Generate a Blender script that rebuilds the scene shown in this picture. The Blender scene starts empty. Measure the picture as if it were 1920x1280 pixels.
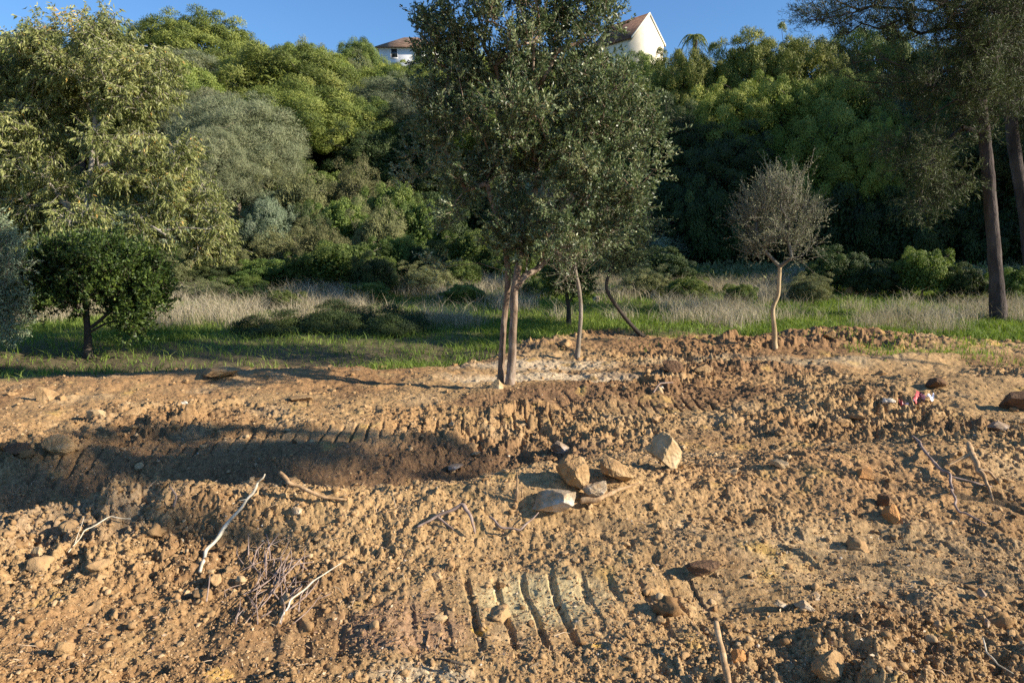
import bpy, math
import numpy as np

rng = np.random.default_rng(11)
SC = bpy.context.scene
COL = SC.collection
R = math.radians

# ------------------------------------------------------------------ camera numbers
FPX, PITCH, CAMZ = 1350.0, R(8.0), 1.6
SUN_EL, SUN_AZ = R(24), R(14)          # light travels left and a little away


def ray(px, py):
    dx, dz = (px - 960) / FPX, -(py - 640) / FPX
    c, s = math.cos(PITCH), math.sin(PITCH)
    return np.array([dx, c + dz * s, dz * c - s])


def at(px, py, y):
    """world point on the view line through a photo pixel at depth y"""
    d = ray(px, py)
    return np.array([0, 0, CAMZ]) + d * (y / d[1])


# ------------------------------------------------------------------ noise
def _hash(ix, iy, seed):
    h = (ix.astype(np.int64) * 374761393 + iy.astype(np.int64) * 668265263 + seed * 974634777) & 0xffffffff
    h = ((h ^ (h >> 13)) * 1274126177) & 0xffffffff
    h = ((h ^ (h >> 15)) * 2246822519) & 0xffffffff
    return (h ^ (h >> 16)) & 0xffffffff


def hf(ix, iy, seed):
    return _hash(ix, iy, seed).astype(np.float64) / 4294967295.0


def noise(x, y, size, seed=0):
    x, y = np.asarray(x, float) / size, np.asarray(y, float) / size
    ix, iy = np.floor(x), np.floor(y)
    fx, fy = x - ix, y - iy
    ux, uy = fx * fx * (3 - 2 * fx), fy * fy * (3 - 2 * fy)
    a, b = hf(ix, iy, seed), hf(ix + 1, iy, seed)
    c, d = hf(ix, iy + 1, seed), hf(ix + 1, iy + 1, seed)
    return ((a * (1 - ux) + b * ux) * (1 - uy) + (c * (1 - ux) + d * ux) * uy) * 2 - 1


def fbm(x, y, size, seed=0, n=3):
    t, a, s = 0, 1.0, 0
    for k in range(n):
        t = t + a * noise(x + 17.3 * k, y - 9.1 * k, size / 2 ** k, seed + 31 * k)
        s += a
        a *= .5
    return t / s


def lumps(x, y, size, seed, keep=.6, rmin=.3, rmax=.62):
    """rounded clods: highest bump of the cells around (height in units of size)"""
    gx, gy = x / size, y / size
    gx, gy = gx + noise(gx, gy, .42, seed + 7) * .17, gy + noise(gx, gy, .42, seed + 8) * .17
    ix, iy = np.floor(gx), np.floor(gy)
    out = np.zeros_like(gx)
    for dx in (-1, 0, 1):
        for dy in (-1, 0, 1):
            cx, cy = ix + dx, iy + dy
            a = hf(cx, cy, seed)
            b = hf(cx, cy, seed + 1)
            c = hf(cx, cy, seed + 2)
            d = hf(cx, cy, seed + 3)
            rr = rmin + (rmax - rmin) * c
            ex, ey = gx - cx - a, gy - cy - b
            th = d * 6.283
            u = (ex * np.cos(th) + ey * np.sin(th)) / rr
            v = (-ex * np.sin(th) + ey * np.cos(th)) / (rr * (.6 + .4 * a))
            q = 1 - (u * u + v * v)
            e = 1.15 - np.maximum(np.abs(u + .35 * v), np.abs(v - .3 * u))      # blocky sides
            top = .52 + .42 * (u * (b - .5) + v * (a - .5)) * 2
            h = np.where((q > 0) & (e > 0) & (d < keep), np.minimum(np.minimum(np.sqrt(np.clip(q, 0, 1)), top), e * 1.6).clip(0) * rr * (.5 + .7 * b), 0)
            out = np.maximum(out, h)
    return out


def sstep(a, b, x):
    t = np.clip((x - a) / (b - a), 0, 1)
    return t * t * (3 - 2 * t)


# ------------------------------------------------------------------ terrain
def flatg(px, py):
    d = ray(px, py)
    k = -CAMZ / d[2]
    return d[0] * k, d[1] * k


def hill(x, y):
    start = 22 + 5 * sstep(-4, 8, x) + 2.5 * np.sin(x * .13 + 1)
    t = np.clip(y - start, 0, None)
    h = .27 * (np.sqrt(t * t + 25) - 5)
    lim = 30.0
    h = lim * (1 - np.exp(-h / lim * 1.15)) * 1.0
    return h


MOUNDS = []   # x, y, sx, sy, angle, h


def mound(px, py, sx, sy, h, ang=0.0):
    x, y = flatg(px, py)
    MOUNDS.append((x, y, sx, sy, ang, h * (.85 if 955 < py < 1000 else .6)))


mound(1330, 700, 1.1, .30, .16, .10)
mound(1700, 680, 1.8, .28, .18, .20)
mound(1050, 735, 1.2, .35, .12, .08)
mound(1150, 745, 1.3, .35, .10)
mound(1560, 632, 1.0, .35, .26)
mound(1480, 645, .9, .35, .14)
mound(1250, 648, 1.6, .4, .16)
mound(1700, 645, 1.3, .4, .14)
mound(1000, 655, 1.2, .4, .12)
mound(420, 712, 1.0, .35, .14)
mound(640, 705, 1.4, .35, .12)
mound(220, 722, .8, .35, .08)
mound(300, 985, .75, .30, .17)
mound(560, 985, .75, .30, .15)
mound(820, 985, .7, .32, .17)
mound(1050, 960, .55, .36, .22)
mound(1200, 930, .7, .5, .20)
mound(1500, 920, .9, .55, .24)
mound(1780, 900, .8, .5, .30)
mound(1900, 860, .6, .45, .22)
mound(1300, 1050, .6, .35, .10)
mound(1620, 1240, .45, .25, .10)
mound(60, 850, .5, .3, .12)
mound(120, 1080, .8, .3, .06)
mound(1850, 730, 1.2, .4, .22)
mound(1600, 760, 1.5, .4, .10)


def macro(x, y):
    x, y = np.asarray(x, float), np.asarray(y, float)
    h = .045 * np.clip(y - 13.5, 0, 11)
    h = h + hill(x, y)
    h = h + fbm(x, y, 9, 5, 3) * .22 * sstep(13, 20, y) + fbm(x, y, 26, 8, 2) * 1.3 * sstep(28, 45, y)
    # hollow behind the dirt on the left, where an old track runs
    c = 10.4 + .12 * x
    h = h - .17 * np.exp(-((y - c) / .95) ** 2) * sstep(.8, -1.6, x)
    # shallow trench behind the near lip
    c = 5.32 + .27 * x + .10 * np.sin(x * 1.3)
    h = h - .23 * np.exp(-(np.abs(y - c) / np.clip(.58 + .06 * x, .3, .7)) ** 2.6) * sstep(.75, -.1, x) * sstep(-5.5, -3.6, x)
    for (mx, my, sx, sy, a, mh) in MOUNDS:
        dx, dy = x - mx, y - my
        u = (dx * math.cos(a) + dy * math.sin(a)) / sx
        v = (-dx * math.sin(a) + dy * math.cos(a)) / sy
        h = h + mh * np.exp(-(u * u + v * v))
    return h


def on_ground(px, py):
    """where the view line through a photo pixel meets the terrain"""
    d = ray(px, py)
    k = np.arange(1.5, 60, .02)
    X, Y, Z = d[0] * k, d[1] * k, CAMZ + d[2] * k
    i = np.argmax(Z < macro(X, Y))
    return np.array([X[i], Y[i], float(macro(X[i], Y[i]))])


TRACKS = []   # point list, half width, spacing, depth, skew, sharp


def track(pix, hw, sp, depth, skew=0.0, duty=.30):
    TRACKS.append(([np.array(flatg(*p)) for p in pix], hw, sp, depth, skew, duty))


track([(60, 868), (520, 822), (900, 792), (1330, 760)], .27, .118, .048, -.25, .10)
track([(-200, 1190), (300, 1165), (800, 1150), (1330, 1130)], .34, .135, .026, .12, .12)
track([(1330, 1170), (1560, 1075), (1950, 985)], .36, .085, .030, 1.3, .4)
track([(560, 770), (900, 760), (1400, 735)], .2, .15, .02, .2)


def seg_coords(x, y, pts):
    best = np.full(x.shape, 1e9)
    S, T = np.zeros_like(x), np.full(x.shape, 9.)
    acc = 0
    for a, b in zip(pts[:-1], pts[1:]):
        d = b - a
        L = np.hypot(*d)
        d = d / L
        s = (x - a[0]) * d[0] + (y - a[1]) * d[1]
        t = -(x - a[0]) * d[1] + (y - a[1]) * d[0]
        sc = np.clip(s, 0, L)
        q = np.hypot(s - sc, t)
        m = q < best
        best[m] = q[m]
        S[m] = (acc + s)[m]
        T[m] = np.where(np.abs(s - sc) > 1e-6, 9., t)[m]
        acc += L
    return S, T


def dirt_mask(x, y):
    edge = 8.75 + .9 * sstep(-5.5, -3, x) + .4 * np.sin(x * 1.3) + 2.7 * sstep(-1.2, 1.6, x)
    edge = edge - .75 * sstep(5, 8, x)
    return 1 - sstep(-.35, .35, y - edge + fbm(x, y, .8, 77, 3) * .7)


def rough(x, y, dm):
    """clods, crumbs and tread marks on top of the terrain"""
    wx = x + fbm(x, y, .5, 91, 2) * .06
    wy = y + fbm(x, y, .5, 92, 2) * .06
    zone = sstep(-.25, .55, fbm(x, y, 1.6, 40, 3) + .30 * sstep(.3, 1.2, x) * sstep(3.2, 4, y) * sstep(7.5, 6, y))
    amp = .55 + 1.2 * zone
    h = fbm(x, y, .45, 3, 3) * .040 + (.24 - np.abs(fbm(x, y, .34, 33, 4))) * .085 * (.5 + zone) + fbm(x, y, .12, 4, 2) * .010
    T = np.zeros_like(x)
    g = np.zeros_like(x)
    for ti, (pts, hw, sp, dep, skew, duty) in enumerate(TRACKS):
        bias = (.85, -.10, .3, .3)[ti]
        jk = (.016, .030, .04, .05)[ti]
        jx = x + fbm(x, y, .30, 61, 3) * jk
        jy = y + fbm(x, y, .30, 62, 3) * jk
        s, t = seg_coords(jx, jy, pts)
        m = sstep(hw, hw - .09, np.abs(t)) * sstep(-.5, .35, fbm(x, y, .5, 66, 3) * 1.5 + bias)
        fr = np.abs(((s + skew * t) / sp) % 1.0 - .5) * 2      # 0 in the groove
        gr = 1 - sstep(duty, duty + .20, fr)
        per = (.65 + .5 * noise(t * 9, s * 3, 1, 56)) * (.75 + .35 * noise(np.floor((s + skew * t) / sp) * 3.7, 0 * s, 1, 55))
        g = g - dep * m * gr * per - m * .012
        T = np.maximum(T, m)
    amp = amp * (1 - .58 * T)
    c = lumps(wx, wy, .30, 100, .26) * .30 * .42 * sstep(.15, .8, zone)
    c = c + lumps(wx, wy, .14, 200, .36) * .14 * .68 * (.25 + .75 * zone)
    c = c + lumps(wx, wy, .07, 300, .52) * .07 * .95 * (.45 + .55 * zone)
    c = c + lumps(x, y, .040, 400, .6) * .040 * 1.0
    c = c - lumps(x + 3.1, y, .075, 420, .38) * .075 * .75
    c = c - lumps(x + 7.7, y, .17, 430, .14) * .17 * .5
    near = sstep(10, 5, y)
    c = c + (lumps(x, y, .022, 500, .75) * .022 * 1.1 - lumps(x + 2.2, y, .026, 510, .5) * .026 * .8) * near
    c = c + np.abs(noise(x, y, .035, 520)) * .010 + np.abs(noise(x, y, .016, 521)) * .005 * near
    h = (h + c * amp + g) * dm
    # meadow and hollow: only gentle unevenness
    h = h + (fbm(x, y, .5, 12, 3) * .05 + fbm(x, y, .12, 13, 2) * .015) * (1 - dm) * sstep(60, 20, y)
    return h


def surf(x, y):
    x, y = np.atleast_1d(np.asarray(x, float)), np.atleast_1d(np.asarray(y, float))
    return macro(x, y) + rough(x, y, dirt_mask(x, y))


# ------------------------------------------------------------------ mesh helpers
def mesh(name, V, F, mat, parent=None, smooth=False, attrs=None, color=None, mats=None, midx=None):
    """V (n,3); F: list of (m,k) index arrays"""
    V = np.asarray(V, np.float32)
    F = [np.asarray(f, np.int32) for f in (F if isinstance(F, list) else [F]) if len(f)]
    me = bpy.data.meshes.new(name)
    me.vertices.add(len(V))
    me.vertices.foreach_set('co', V.ravel())
    nl = sum(f.size for f in F)
    nf = sum(len(f) for f in F)
    me.loops.add(nl)
    me.polygons.add(nf)
    me.loops.foreach_set('vertex_index', np.concatenate([f.ravel() for f in F]))
    tot = np.concatenate([np.full(len(f), f.shape[1], np.int32) for f in F])
    st = np.concatenate([[0], np.cumsum(tot)[:-1]]).astype(np.int32)
    me.polygons.foreach_set('loop_start', st)
    if smooth:
        me.polygons.foreach_set('use_smooth', np.ones(nf, bool))
    me.materials.append(mat)
    if mats:
        for m_ in mats:
            me.materials.append(m_)
        me.polygons.foreach_set('material_index', np.asarray(midx, np.int32))
    me.update(calc_edges=True)
    for k, v in (attrs or {}).items():
        a = me.attributes.new(k, 'FLOAT', 'POINT')
        a.data.foreach_set('value', np.asarray(v, np.float32))
    if color is not None:
        a = me.attributes.new('Col', 'FLOAT_COLOR', 'POINT')
        a.data.foreach_set('color', np.asarray(color, np.float32).ravel())
    o = bpy.data.objects.new(name, me)
    COL.objects.link(o)
    if parent is not None:
        o.parent = parent
    return o


def tag(o, label=None, cat=None, group=None, kind=None):
    if label:
        o['label'] = label
    if cat:
        o['category'] = cat
    if group:
        o['group'] = group
    if kind:
        o['kind'] = kind
    return o


def thing(name, label, cat, loc=(0, 0, 0), rz=0.0, group=None):
    o = bpy.data.objects.new(name, None)
    COL.objects.link(o)
    o.empty_display_size = .2
    o.location = [float(v) for v in loc]
    o.rotation_euler = (0, 0, rz)
    return tag(o, label, cat, group)


def norm(v):
    return v / np.maximum(np.linalg.norm(v, axis=-1, keepdims=True), 1e-9)


def perp(D):
    up = np.where(np.abs(D[:, 2:3]) > .9, np.array([[1., 0, 0]]), np.array([[0., 0, 1]]))
    U = norm(np.cross(D, up))
    return U, np.cross(D, U)


def prisms(A, B, ra, rb, sides=5):
    A, B = np.asarray(A, float), np.asarray(B, float)
    n = len(A)
    U, W = perp(norm(B - A))
    th = np.arange(sides) / sides * 2 * np.pi
    c, s = np.cos(th)[None, :, None], np.sin(th)[None, :, None]
    ring = U[:, None] * c + W[:, None] * s
    ra, rb = np.broadcast_to(ra, n)[:, None, None], np.broadcast_to(rb, n)[:, None, None]
    V = np.concatenate([A[:, None] + ring * ra, B[:, None] + ring * rb], 1).reshape(-1, 3)
    k = np.arange(sides)
    q = np.stack([k, (k + 1) % sides, sides + (k + 1) % sides, sides + k], 1)
    F = (np.arange(n)[:, None, None] * 2 * sides + q[None]).reshape(-1, 4)
    return V, F


def tube(pts, rad, sides=12, wob=.0, seed=0, step=None):
    """smooth closed tube along a resampled polyline"""
    pts = np.asarray(pts, float)
    rad = np.asarray(rad, float)
    n = len(pts)
    seglen = np.concatenate([[0], np.cumsum(np.linalg.norm(np.diff(pts, axis=0), axis=1))])
    m = max(4, int(seglen[-1] / (step or max(rad.mean() * 1.2, .01))))
    u = np.linspace(0, seglen[-1], m)
    # catmull-rom through the points
    P = []
    for uu in u:
        i = min(max(np.searchsorted(seglen, uu) - 1, 0), n - 2)
        t = (uu - seglen[i]) / (seglen[i + 1] - seglen[i])
        p0, p1, p2, p3 = pts[max(i - 1, 0)], pts[i], pts[i + 1], pts[min(i + 2, n - 1)]
        P.append(.5 * (2 * p1 + (p2 - p0) * t + (2 * p0 - 5 * p1 + 4 * p2 - p3) * t * t + (3 * p1 - p0 - 3 * p2 + p3) * t ** 3))
    P = np.array(P)
    r = np.interp(u, seglen, rad)
    D = norm(np.gradient(P, axis=0))
    U = np.zeros_like(D)
    ref = np.array([1., 0, 0]) if abs(D[0, 0]) < .8 else np.array([0., 0, 1])
    for i in range(m):
        ref = ref - D[i] * (ref @ D[i])
        ref /= np.linalg.norm(ref)
        U[i] = ref
    W = np.cross(D, U)
    th = np.arange(sides) / sides * 2 * np.pi
    rr = r[:, None] * (1 + wob * (noise(th[None] * 1.1 + seed * 7.7, u[:, None] * 7, 1, seed) + .6 * noise(np.sin(th)[None] * 3 + seed, u[:, None] * 22, 1, seed + 3)))
    V = P[:, None] + (U[:, None] * np.cos(th)[None, :, None] + W[:, None] * np.sin(th)[None, :, None]) * rr[..., None]
    V = V.reshape(-1, 3)
    k = np.arange(sides)
    q = np.stack([k, (k + 1) % sides, sides + (k + 1) % sides, sides + k], 1)
    F = (np.arange(m - 1)[:, None, None] * sides + q[None]).reshape(-1, 4)
    V = np.vstack([V, P[:1], P[-1:]])
    c0, c1 = m * sides, m * sides + 1
    T = np.concatenate([np.stack([(k + 1) % sides, k, np.full(sides, c0)], 1),
                        np.stack([(m - 1) * sides + k, (m - 1) * sides + (k + 1) % sides, np.full(sides, c1)], 1)])
    return V, F, T


def join(parts):
    """parts: list of (V, [F...]) -> V, F list grouped by arity"""
    Vs, Fs, off = [], {}, 0
    for V, F in parts:
        for f in F:
            if len(f):
                Fs.setdefault(f.shape[1], []).append(f + off)
        Vs.append(V)
        off += len(V)
    return np.vstack(Vs), [np.vstack(v) for v in Fs.values()]


def leaf_quads(P, D, L, W, lift=.15, roll=None):
    """folded diamond leaves from P along D"""
    n = len(P)
    L, W = np.broadcast_to(L, n)[:, None], np.broadcast_to(W, n)[:, None]
    U, N = perp(D)
    a = rng.uniform(0, 2 * np.pi, n) if roll is None else roll
    c, s = np.cos(a)[:, None], np.sin(a)[:, None]
    S = U * c + N * s
    N = -U * s + N * c
    mid = P + D * L * .45 + N * L * lift
    tip = P + D * L + N * L * lift * .2
    V = np.stack([P, mid + S * W * .5, tip, mid - S * W * .5], 1).reshape(-1, 3)
    F = np.arange(n * 4).reshape(n, 4)
    return V, F


# ------------------------------------------------------------------ materials
def mat(name):
    m = bpy.data.materials.new(name)
    m.use_nodes = True
    nt = m.node_tree
    nt.nodes.clear()
    out = nt.nodes.new('ShaderNodeOutputMaterial')
    return m, nt, out


def node(nt, t, **kw):
    n = nt.nodes.new('ShaderNode' + t)
    for k, v in kw.items():
        if k in n.inputs.keys():
            n.inputs[k].default_value = v
        else:
            setattr(n, k, v)
    return n


def ramp(nt, fac, stops):
    r = node(nt, 'ValToRGB')
    el = r.color_ramp.elements
    while len(el) < len(stops):
        el.new(.5)
    for e, (p, c) in zip(el, stops):
        e.position = p
        e.color = (*c, 1)
    if fac is not None:
        nt.links.new(fac, r.inputs['Fac'])
    return r


def leaf_mat(name, stops, trans=.28, rough=.6, spec=.3):
    m, nt, out = mat(name)
    a = node(nt, 'Attribute', attribute_name='tint')
    r = ramp(nt, a.outputs['Fac'], stops)
    p = node(nt, 'BsdfPrincipled', Roughness=rough)
    p.inputs['Specular IOR Level'].default_value = spec
    oi = node(nt, 'ObjectInfo')
    mr = node(nt, 'MapRange')
    mr.inputs['To Min'].default_value, mr.inputs['To Max'].default_value = .80, 1.25
    nt.links.new(oi.outputs['Random'], mr.inputs['Value'])
    mr2 = node(nt, 'MapRange')
    mr2.inputs['From Max'].default_value = .37
    mr2.inputs['To Min'].default_value, mr2.inputs['To Max'].default_value = .485, .512
    md = node(nt, 'Math', operation='MODULO')
    md.inputs[1].default_value = .37
    nt.links.new(oi.outputs['Random'], md.inputs[0])
    nt.links.new(md.outputs[0], mr2.inputs['Value'])
    hv = node(nt, 'HueSaturation')
    nt.links.new(mr.outputs[0], hv.inputs['Value'])
    nt.links.new(mr2.outputs[0], hv.inputs['Hue'])
    nt.links.new(r.outputs['Color'], hv.inputs['Color'])
    r = hv
    nt.links.new(r.outputs['Color'], p.inputs['Base Color'])
    t = node(nt, 'BsdfTranslucent')
    mx = node(nt, 'MixShader')
    mx.inputs['Fac'].default_value = trans
    hs = node(nt, 'HueSaturation', Saturation=1.15, Value=1.2)
    nt.links.new(r.outputs['Color'], hs.inputs['Color'])
    nt.links.new(hs.outputs['Color'], t.inputs['Color'])
    nt.links.new(p.outputs[0], mx.inputs[1])
    nt.links.new(t.outputs[0], mx.inputs[2])
    nt.links.new(mx.outputs[0], out.inputs['Surface'])
    return m


def rough_mat(name, stops, scale=8, bump=.3, bscale=None, rough=.9, stretch=(1, 1, 1), detail=6, spec=.2, dist=.02):
    """noise-coloured, bumped matt surface in object coordinates"""
    m, nt, out = mat(name)
    tc = node(nt, 'TexCoord')
    mp = node(nt, 'Mapping')
    mp.inputs['Scale'].default_value = stretch
    nt.links.new(tc.outputs['Object'], mp.inputs['Vector'])
    n = node(nt, 'TexNoise', Scale=scale, Detail=detail, Roughness=.65)
    nt.links.new(mp.outputs[0], n.inputs['Vector'])
    r = ramp(nt, n.outputs['Fac'], stops)
    n2 = node(nt, 'TexNoise', Scale=bscale or scale * 3, Detail=4, Roughness=.7)
    nt.links.new(mp.outputs[0], n2.inputs['Vector'])
    b = node(nt, 'Bump', Strength=bump, Distance=dist)
    nt.links.new(n2.outputs['Fac'], b.inputs['Height'])
    p = node(nt, 'BsdfPrincipled', Roughness=rough)
    p.inputs['Specular IOR Level'].default_value = spec
    nt.links.new(r.outputs['Color'], p.inputs['Base Color'])
    nt.links.new(b.outputs[0], p.inputs['Normal'])
    nt.links.new(p.outputs[0], out.inputs['Surface'])
    return m


def plain(name, c, rough=.8, spec=.3):
    m, nt, out = mat(name)
    p = node(nt, 'BsdfPrincipled', Roughness=rough)
    p.inputs['Base Color'].default_value = (*c, 1)
    p.inputs['Specular IOR Level'].default_value = spec
    nt.links.new(p.outputs[0], out.inputs['Surface'])
    return m


def ground_mat():
    m, nt, out = mat('ground_soil')
    a = node(nt, 'Attribute', attribute_name='Col')
    tc = node(nt, 'TexCoord')
    n = node(nt, 'TexNoise', Scale=38, Detail=7, Roughness=.7)
    nt.links.new(tc.outputs['Object'], n.inputs['Vector'])
    r = ramp(nt, n.outputs['Fac'], [(.28, (.55, .50, .46)), (.5, (.95, .94, .92)), (.72, (1.45, 1.45, 1.45))])
    mx = node(nt, 'Mix', data_type='RGBA', blend_type='MULTIPLY')
    mx.inputs['Factor'].default_value = 1
    nt.links.new(a.outputs['Color'], mx.inputs['A'])
    nt.links.new(r.outputs['Color'], mx.inputs['B'])
    n2 = node(nt, 'TexNoise', Scale=110, Detail=5, Roughness=.75)
    nt.links.new(tc.outputs['Object'], n2.inputs['Vector'])
    b = node(nt, 'Bump', Strength=.75, Distance=.012)
    nt.links.new(n2.outputs['Fac'], b.inputs['Height'])
    p = node(nt, 'BsdfPrincipled', Roughness=.95)
    p.inputs['Specular IOR Level'].default_value = .1
    nt.links.new(mx.outputs['Result'], p.inputs['Base Color'])
    nt.links.new(b.outputs[0], p.inputs['Normal'])
    nt.links.new(p.outputs[0], out.inputs['Surface'])
    return m


def clod_mat():
    m, nt, out = mat('soil_clods')
    a = node(nt, 'Attribute', attribute_name='tint')
    r = ramp(nt, a.outputs['Fac'], [(0, (.15, .08, .037)), (.35, (.32, .195, .09)), (.7, (.44, .285, .14)), (.93, (.54, .39, .22)), (1, (.62, .54, .42))])
    tc = node(nt, 'TexCoord')
    n2 = node(nt, 'TexNoise', Scale=90, Detail=5, Roughness=.75)
    nt.links.new(tc.outputs['Object'], n2.inputs['Vector'])
    b = node(nt, 'Bump', Strength=.7, Distance=.01)
    nt.links.new(n2.outputs['Fac'], b.inputs['Height'])
    p = node(nt, 'BsdfPrincipled', Roughness=.95)
    p.inputs['Specular IOR Level'].default_value = .1
    nt.links.new(r.outputs['Color'], p.inputs['Base Color'])
    nt.links.new(b.outputs[0], p.inputs['Normal'])
    nt.links.new(p.outputs[0], out.inputs['Surface'])
    return m


M = {}
M['ground'] = ground_mat()
M['clod'] = clod_mat()
M['olive_leaf'] = leaf_mat('dark_glossy_leaves', [(0, (.042, .066, .026)), (.4, (.095, .142, .058)), (.75, (.18, .23, .105)), (1, (.38, .40, .22))], .22, .42, .45)
M['olive_dark'] = leaf_mat('deep_green_leaves', [(0, (.025, .05, .012)), (.5, (.075, .125, .025)), (1, (.20, .27, .05))], .25, .5, .4)
M['silver_leaf'] = leaf_mat('silvery_leaves', [(0, (.12, .16, .09)), (.5, (.21, .27, .155)), (1, (.35, .40, .26))], .15, .6, .3)
M['euca_leaf'] = leaf_mat('yellow_green_leaves', [(0, (.08, .095, .024)), (.35, (.215, .235, .075)), (.75, (.34, .355, .125)), (.95, (.46, .43, .18)), (1, (.50, .30, .08))], .30, .5, .4)
M['pine_leaf'] = leaf_mat('pine_needles', [(0, (.05, .08, .014)), (.5, (.155, .20, .036)), (1, (.31, .34, .075))], .10, .6, .3)
M['pine_shaded'] = leaf_mat('shade_dark_needles', [(0, (.022, .036, .011)), (.5, (.062, .088, .025)), (1, (.14, .17, .048))], .10, .6, .3)  # needles darkened to deepen the shade of the woodland at right
M['pine_yellow'] = leaf_mat('yellowish_pine_needles', [(0, (.07, .10, .014)), (.5, (.19, .23, .034)), (1, (.35, .37, .08))], .10, .6, .3)
M['pine_grey'] = leaf_mat('grey_green_needles', [(0, (.10, .12, .065)), (.5, (.19, .215, .115)), (1, (.31, .32, .19))], .2, .7, .2)
M['bare_leaf'] = leaf_mat('dry_sparse_leaves', [(0, (.13, .15, .085)), (.6, (.25, .28, .165)), (1, (.46, .47, .28))], .2, .7, .2)
M['shrub_leaf'] = leaf_mat('shrub_leaves', [(0, (.05, .08, .015)), (.5, (.12, .17, .035)), (1, (.24, .28, .07))], .25, .6, .3)
M['shrub_dry'] = leaf_mat('dry_scrub_leaves', [(0, (.09, .10, .04)), (.5, (.19, .20, .085)), (1, (.33, .32, .15))], .2, .7, .2)
M['shrub_dark'] = leaf_mat('shaded_bramble_leaves', [(0, (.02, .035, .012)), (.5, (.05, .075, .02)), (1, (.10, .13, .035))], .2, .6, .3)  # bramble and bush leaves, darkened further for the deep shade at right
M['green_grass'] = leaf_mat('fresh_grass', [(0, (.08, .11, .025)), (.5, (.18, .245, .045)), (1, (.40, .45, .10))], .35, .6, .2)
M['dry_grass'] = leaf_mat('dry_stalks', [(0, (.24, .20, .12)), (.5, (.44, .37, .25)), (1, (.64, .56, .42))], .25, .8, .1)
M['bark_red'] = rough_mat('reddish_bark', [(.3, (.09, .06, .04)), (.5, (.22, .155, .105)), (.7, (.42, .34, .26))], 14, .7, 40, stretch=(1, 1, .35), dist=.015)
M['bark_grey'] = rough_mat('grey_brown_bark', [(.3, (.10, .075, .055)), (.5, (.22, .18, .135)), (.7, (.36, .31, .25))], 10, .8, 30, stretch=(1, 1, .4), dist=.015)
M['bark_pine'] = rough_mat('plated_pine_bark', [(.3, (.025, .02, .018)), (.5, (.07, .055, .048)), (.72, (.13, .105, .09))], 5, 1.0, 11, stretch=(1, 1, .3), dist=.05)
M['bark_tan'] = rough_mat('tan_bark', [(.3, (.22, .15, .08)), (.5, (.42, .31, .17)), (.7, (.60, .48, .30))], 12, .6, 40, stretch=(1, 1, .3), dist=.01)
M['bark_white'] = rough_mat('pale_peeling_bark', [(.35, (.15, .12, .085)), (.5, (.33, .29, .235)), (.7, (.52, .48, .42))], 3, .4, 9, stretch=(1, 1, .4), dist=.02)
M['bark_ash'] = rough_mat('ash_grey_twigs', [(.3, (.11, .10, .08)), (.7, (.26, .24, .19))], 12, .6, 40, stretch=(1, 1, .4))
M['bark_dark'] = rough_mat('dark_bark', [(.3, (.03, .024, .018)), (.7, (.10, .08, .06))], 12, .6, 40, stretch=(1, 1, .4))
M['root'] = rough_mat('dug_up_root', [(.3, (.20, .12, .06)), (.5, (.42, .27, .14)), (.7, (.60, .43, .25))], 22, .6, 70, stretch=(1, 1, 1), dist=.006)
M['twig_pale'] = rough_mat('pale_twig', [(.3, (.40, .33, .22)), (.7, (.72, .65, .50))], 25, .4, 80, dist=.004)
M['twig_grey'] = rough_mat('grey_twig', [(.3, (.18, .12, .09)), (.7, (.42, .32, .26))], 25, .5, 80, dist=.004)

SOIL = [(.3, (.22, .125, .058)), (.5, (.38, .24, .11)), (.7, (.52, .35, .18))]
M['earth'] = rough_mat('packed_earth', SOIL, 9, .9, 45, dist=.02)
M['earth_dark'] = rough_mat('dark_shaded_earth', [(.3, (.09, .05, .028)), (.7, (.22, .13, .07))], 9, .9, 40, dist=.02)  # dark earth for clods; puts the square block's shaded face into colour
M['earth_orange'] = rough_mat('orange_earth', [(.3, (.34, .15, .05)), (.7, (.60, .32, .12))], 9, .9, 40, dist=.02)
M['rock_white'] = rough_mat('whitish_rock', [(.38, (.34, .22, .11)), (.52, (.46, .35, .22)), (.70, (.68, .62, .52))], 8, .6, 26, dist=.015)
M['rock_tan'] = rough_mat('tan_rock', [(.3, (.32, .21, .10)), (.5, (.45, .32, .17)), (.7, (.60, .47, .30))], 7, .7, 30, dist=.015)
M['rock_grey'] = rough_mat('grey_brown_rock', [(.3, (.16, .115, .075)), (.5, (.32, .23, .15)), (.68, (.56, .50, .43))], 6, .6, 26, dist=.015)

# ------------------------------------------------------------------ ground sheet
az_f = np.linspace(R(-41), R(41), 1180)
az_c = np.concatenate([np.linspace(R(-178), R(-41.4), 60), az_f, np.linspace(R(41.4), R(180), 60)])
rr = [.5]
while rr[-1] < 17:
    r_ = rr[-1]
    rr.append(r_ + (max(.0065, .40 * r_ * r_ / 1150) if r_ > 1.9 else .05))
while rr[-1] < 330:
    rr.append(rr[-1] * 1.02 + .01)
rr = np.array(rr)
A_, R_ = np.meshgrid(az_c, rr)
GX, GY = (R_ * np.sin(A_)).ravel(), (R_ * np.cos(A_)).ravel()
nearm = (R_.ravel() < 20)
GZ = macro(GX, GY)
dm = np.zeros_like(GX)
dm[nearm] = dirt_mask(GX[nearm], GY[nearm])
GZ[nearm] += rough(GX[nearm], GY[nearm], dm[nearm])
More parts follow.
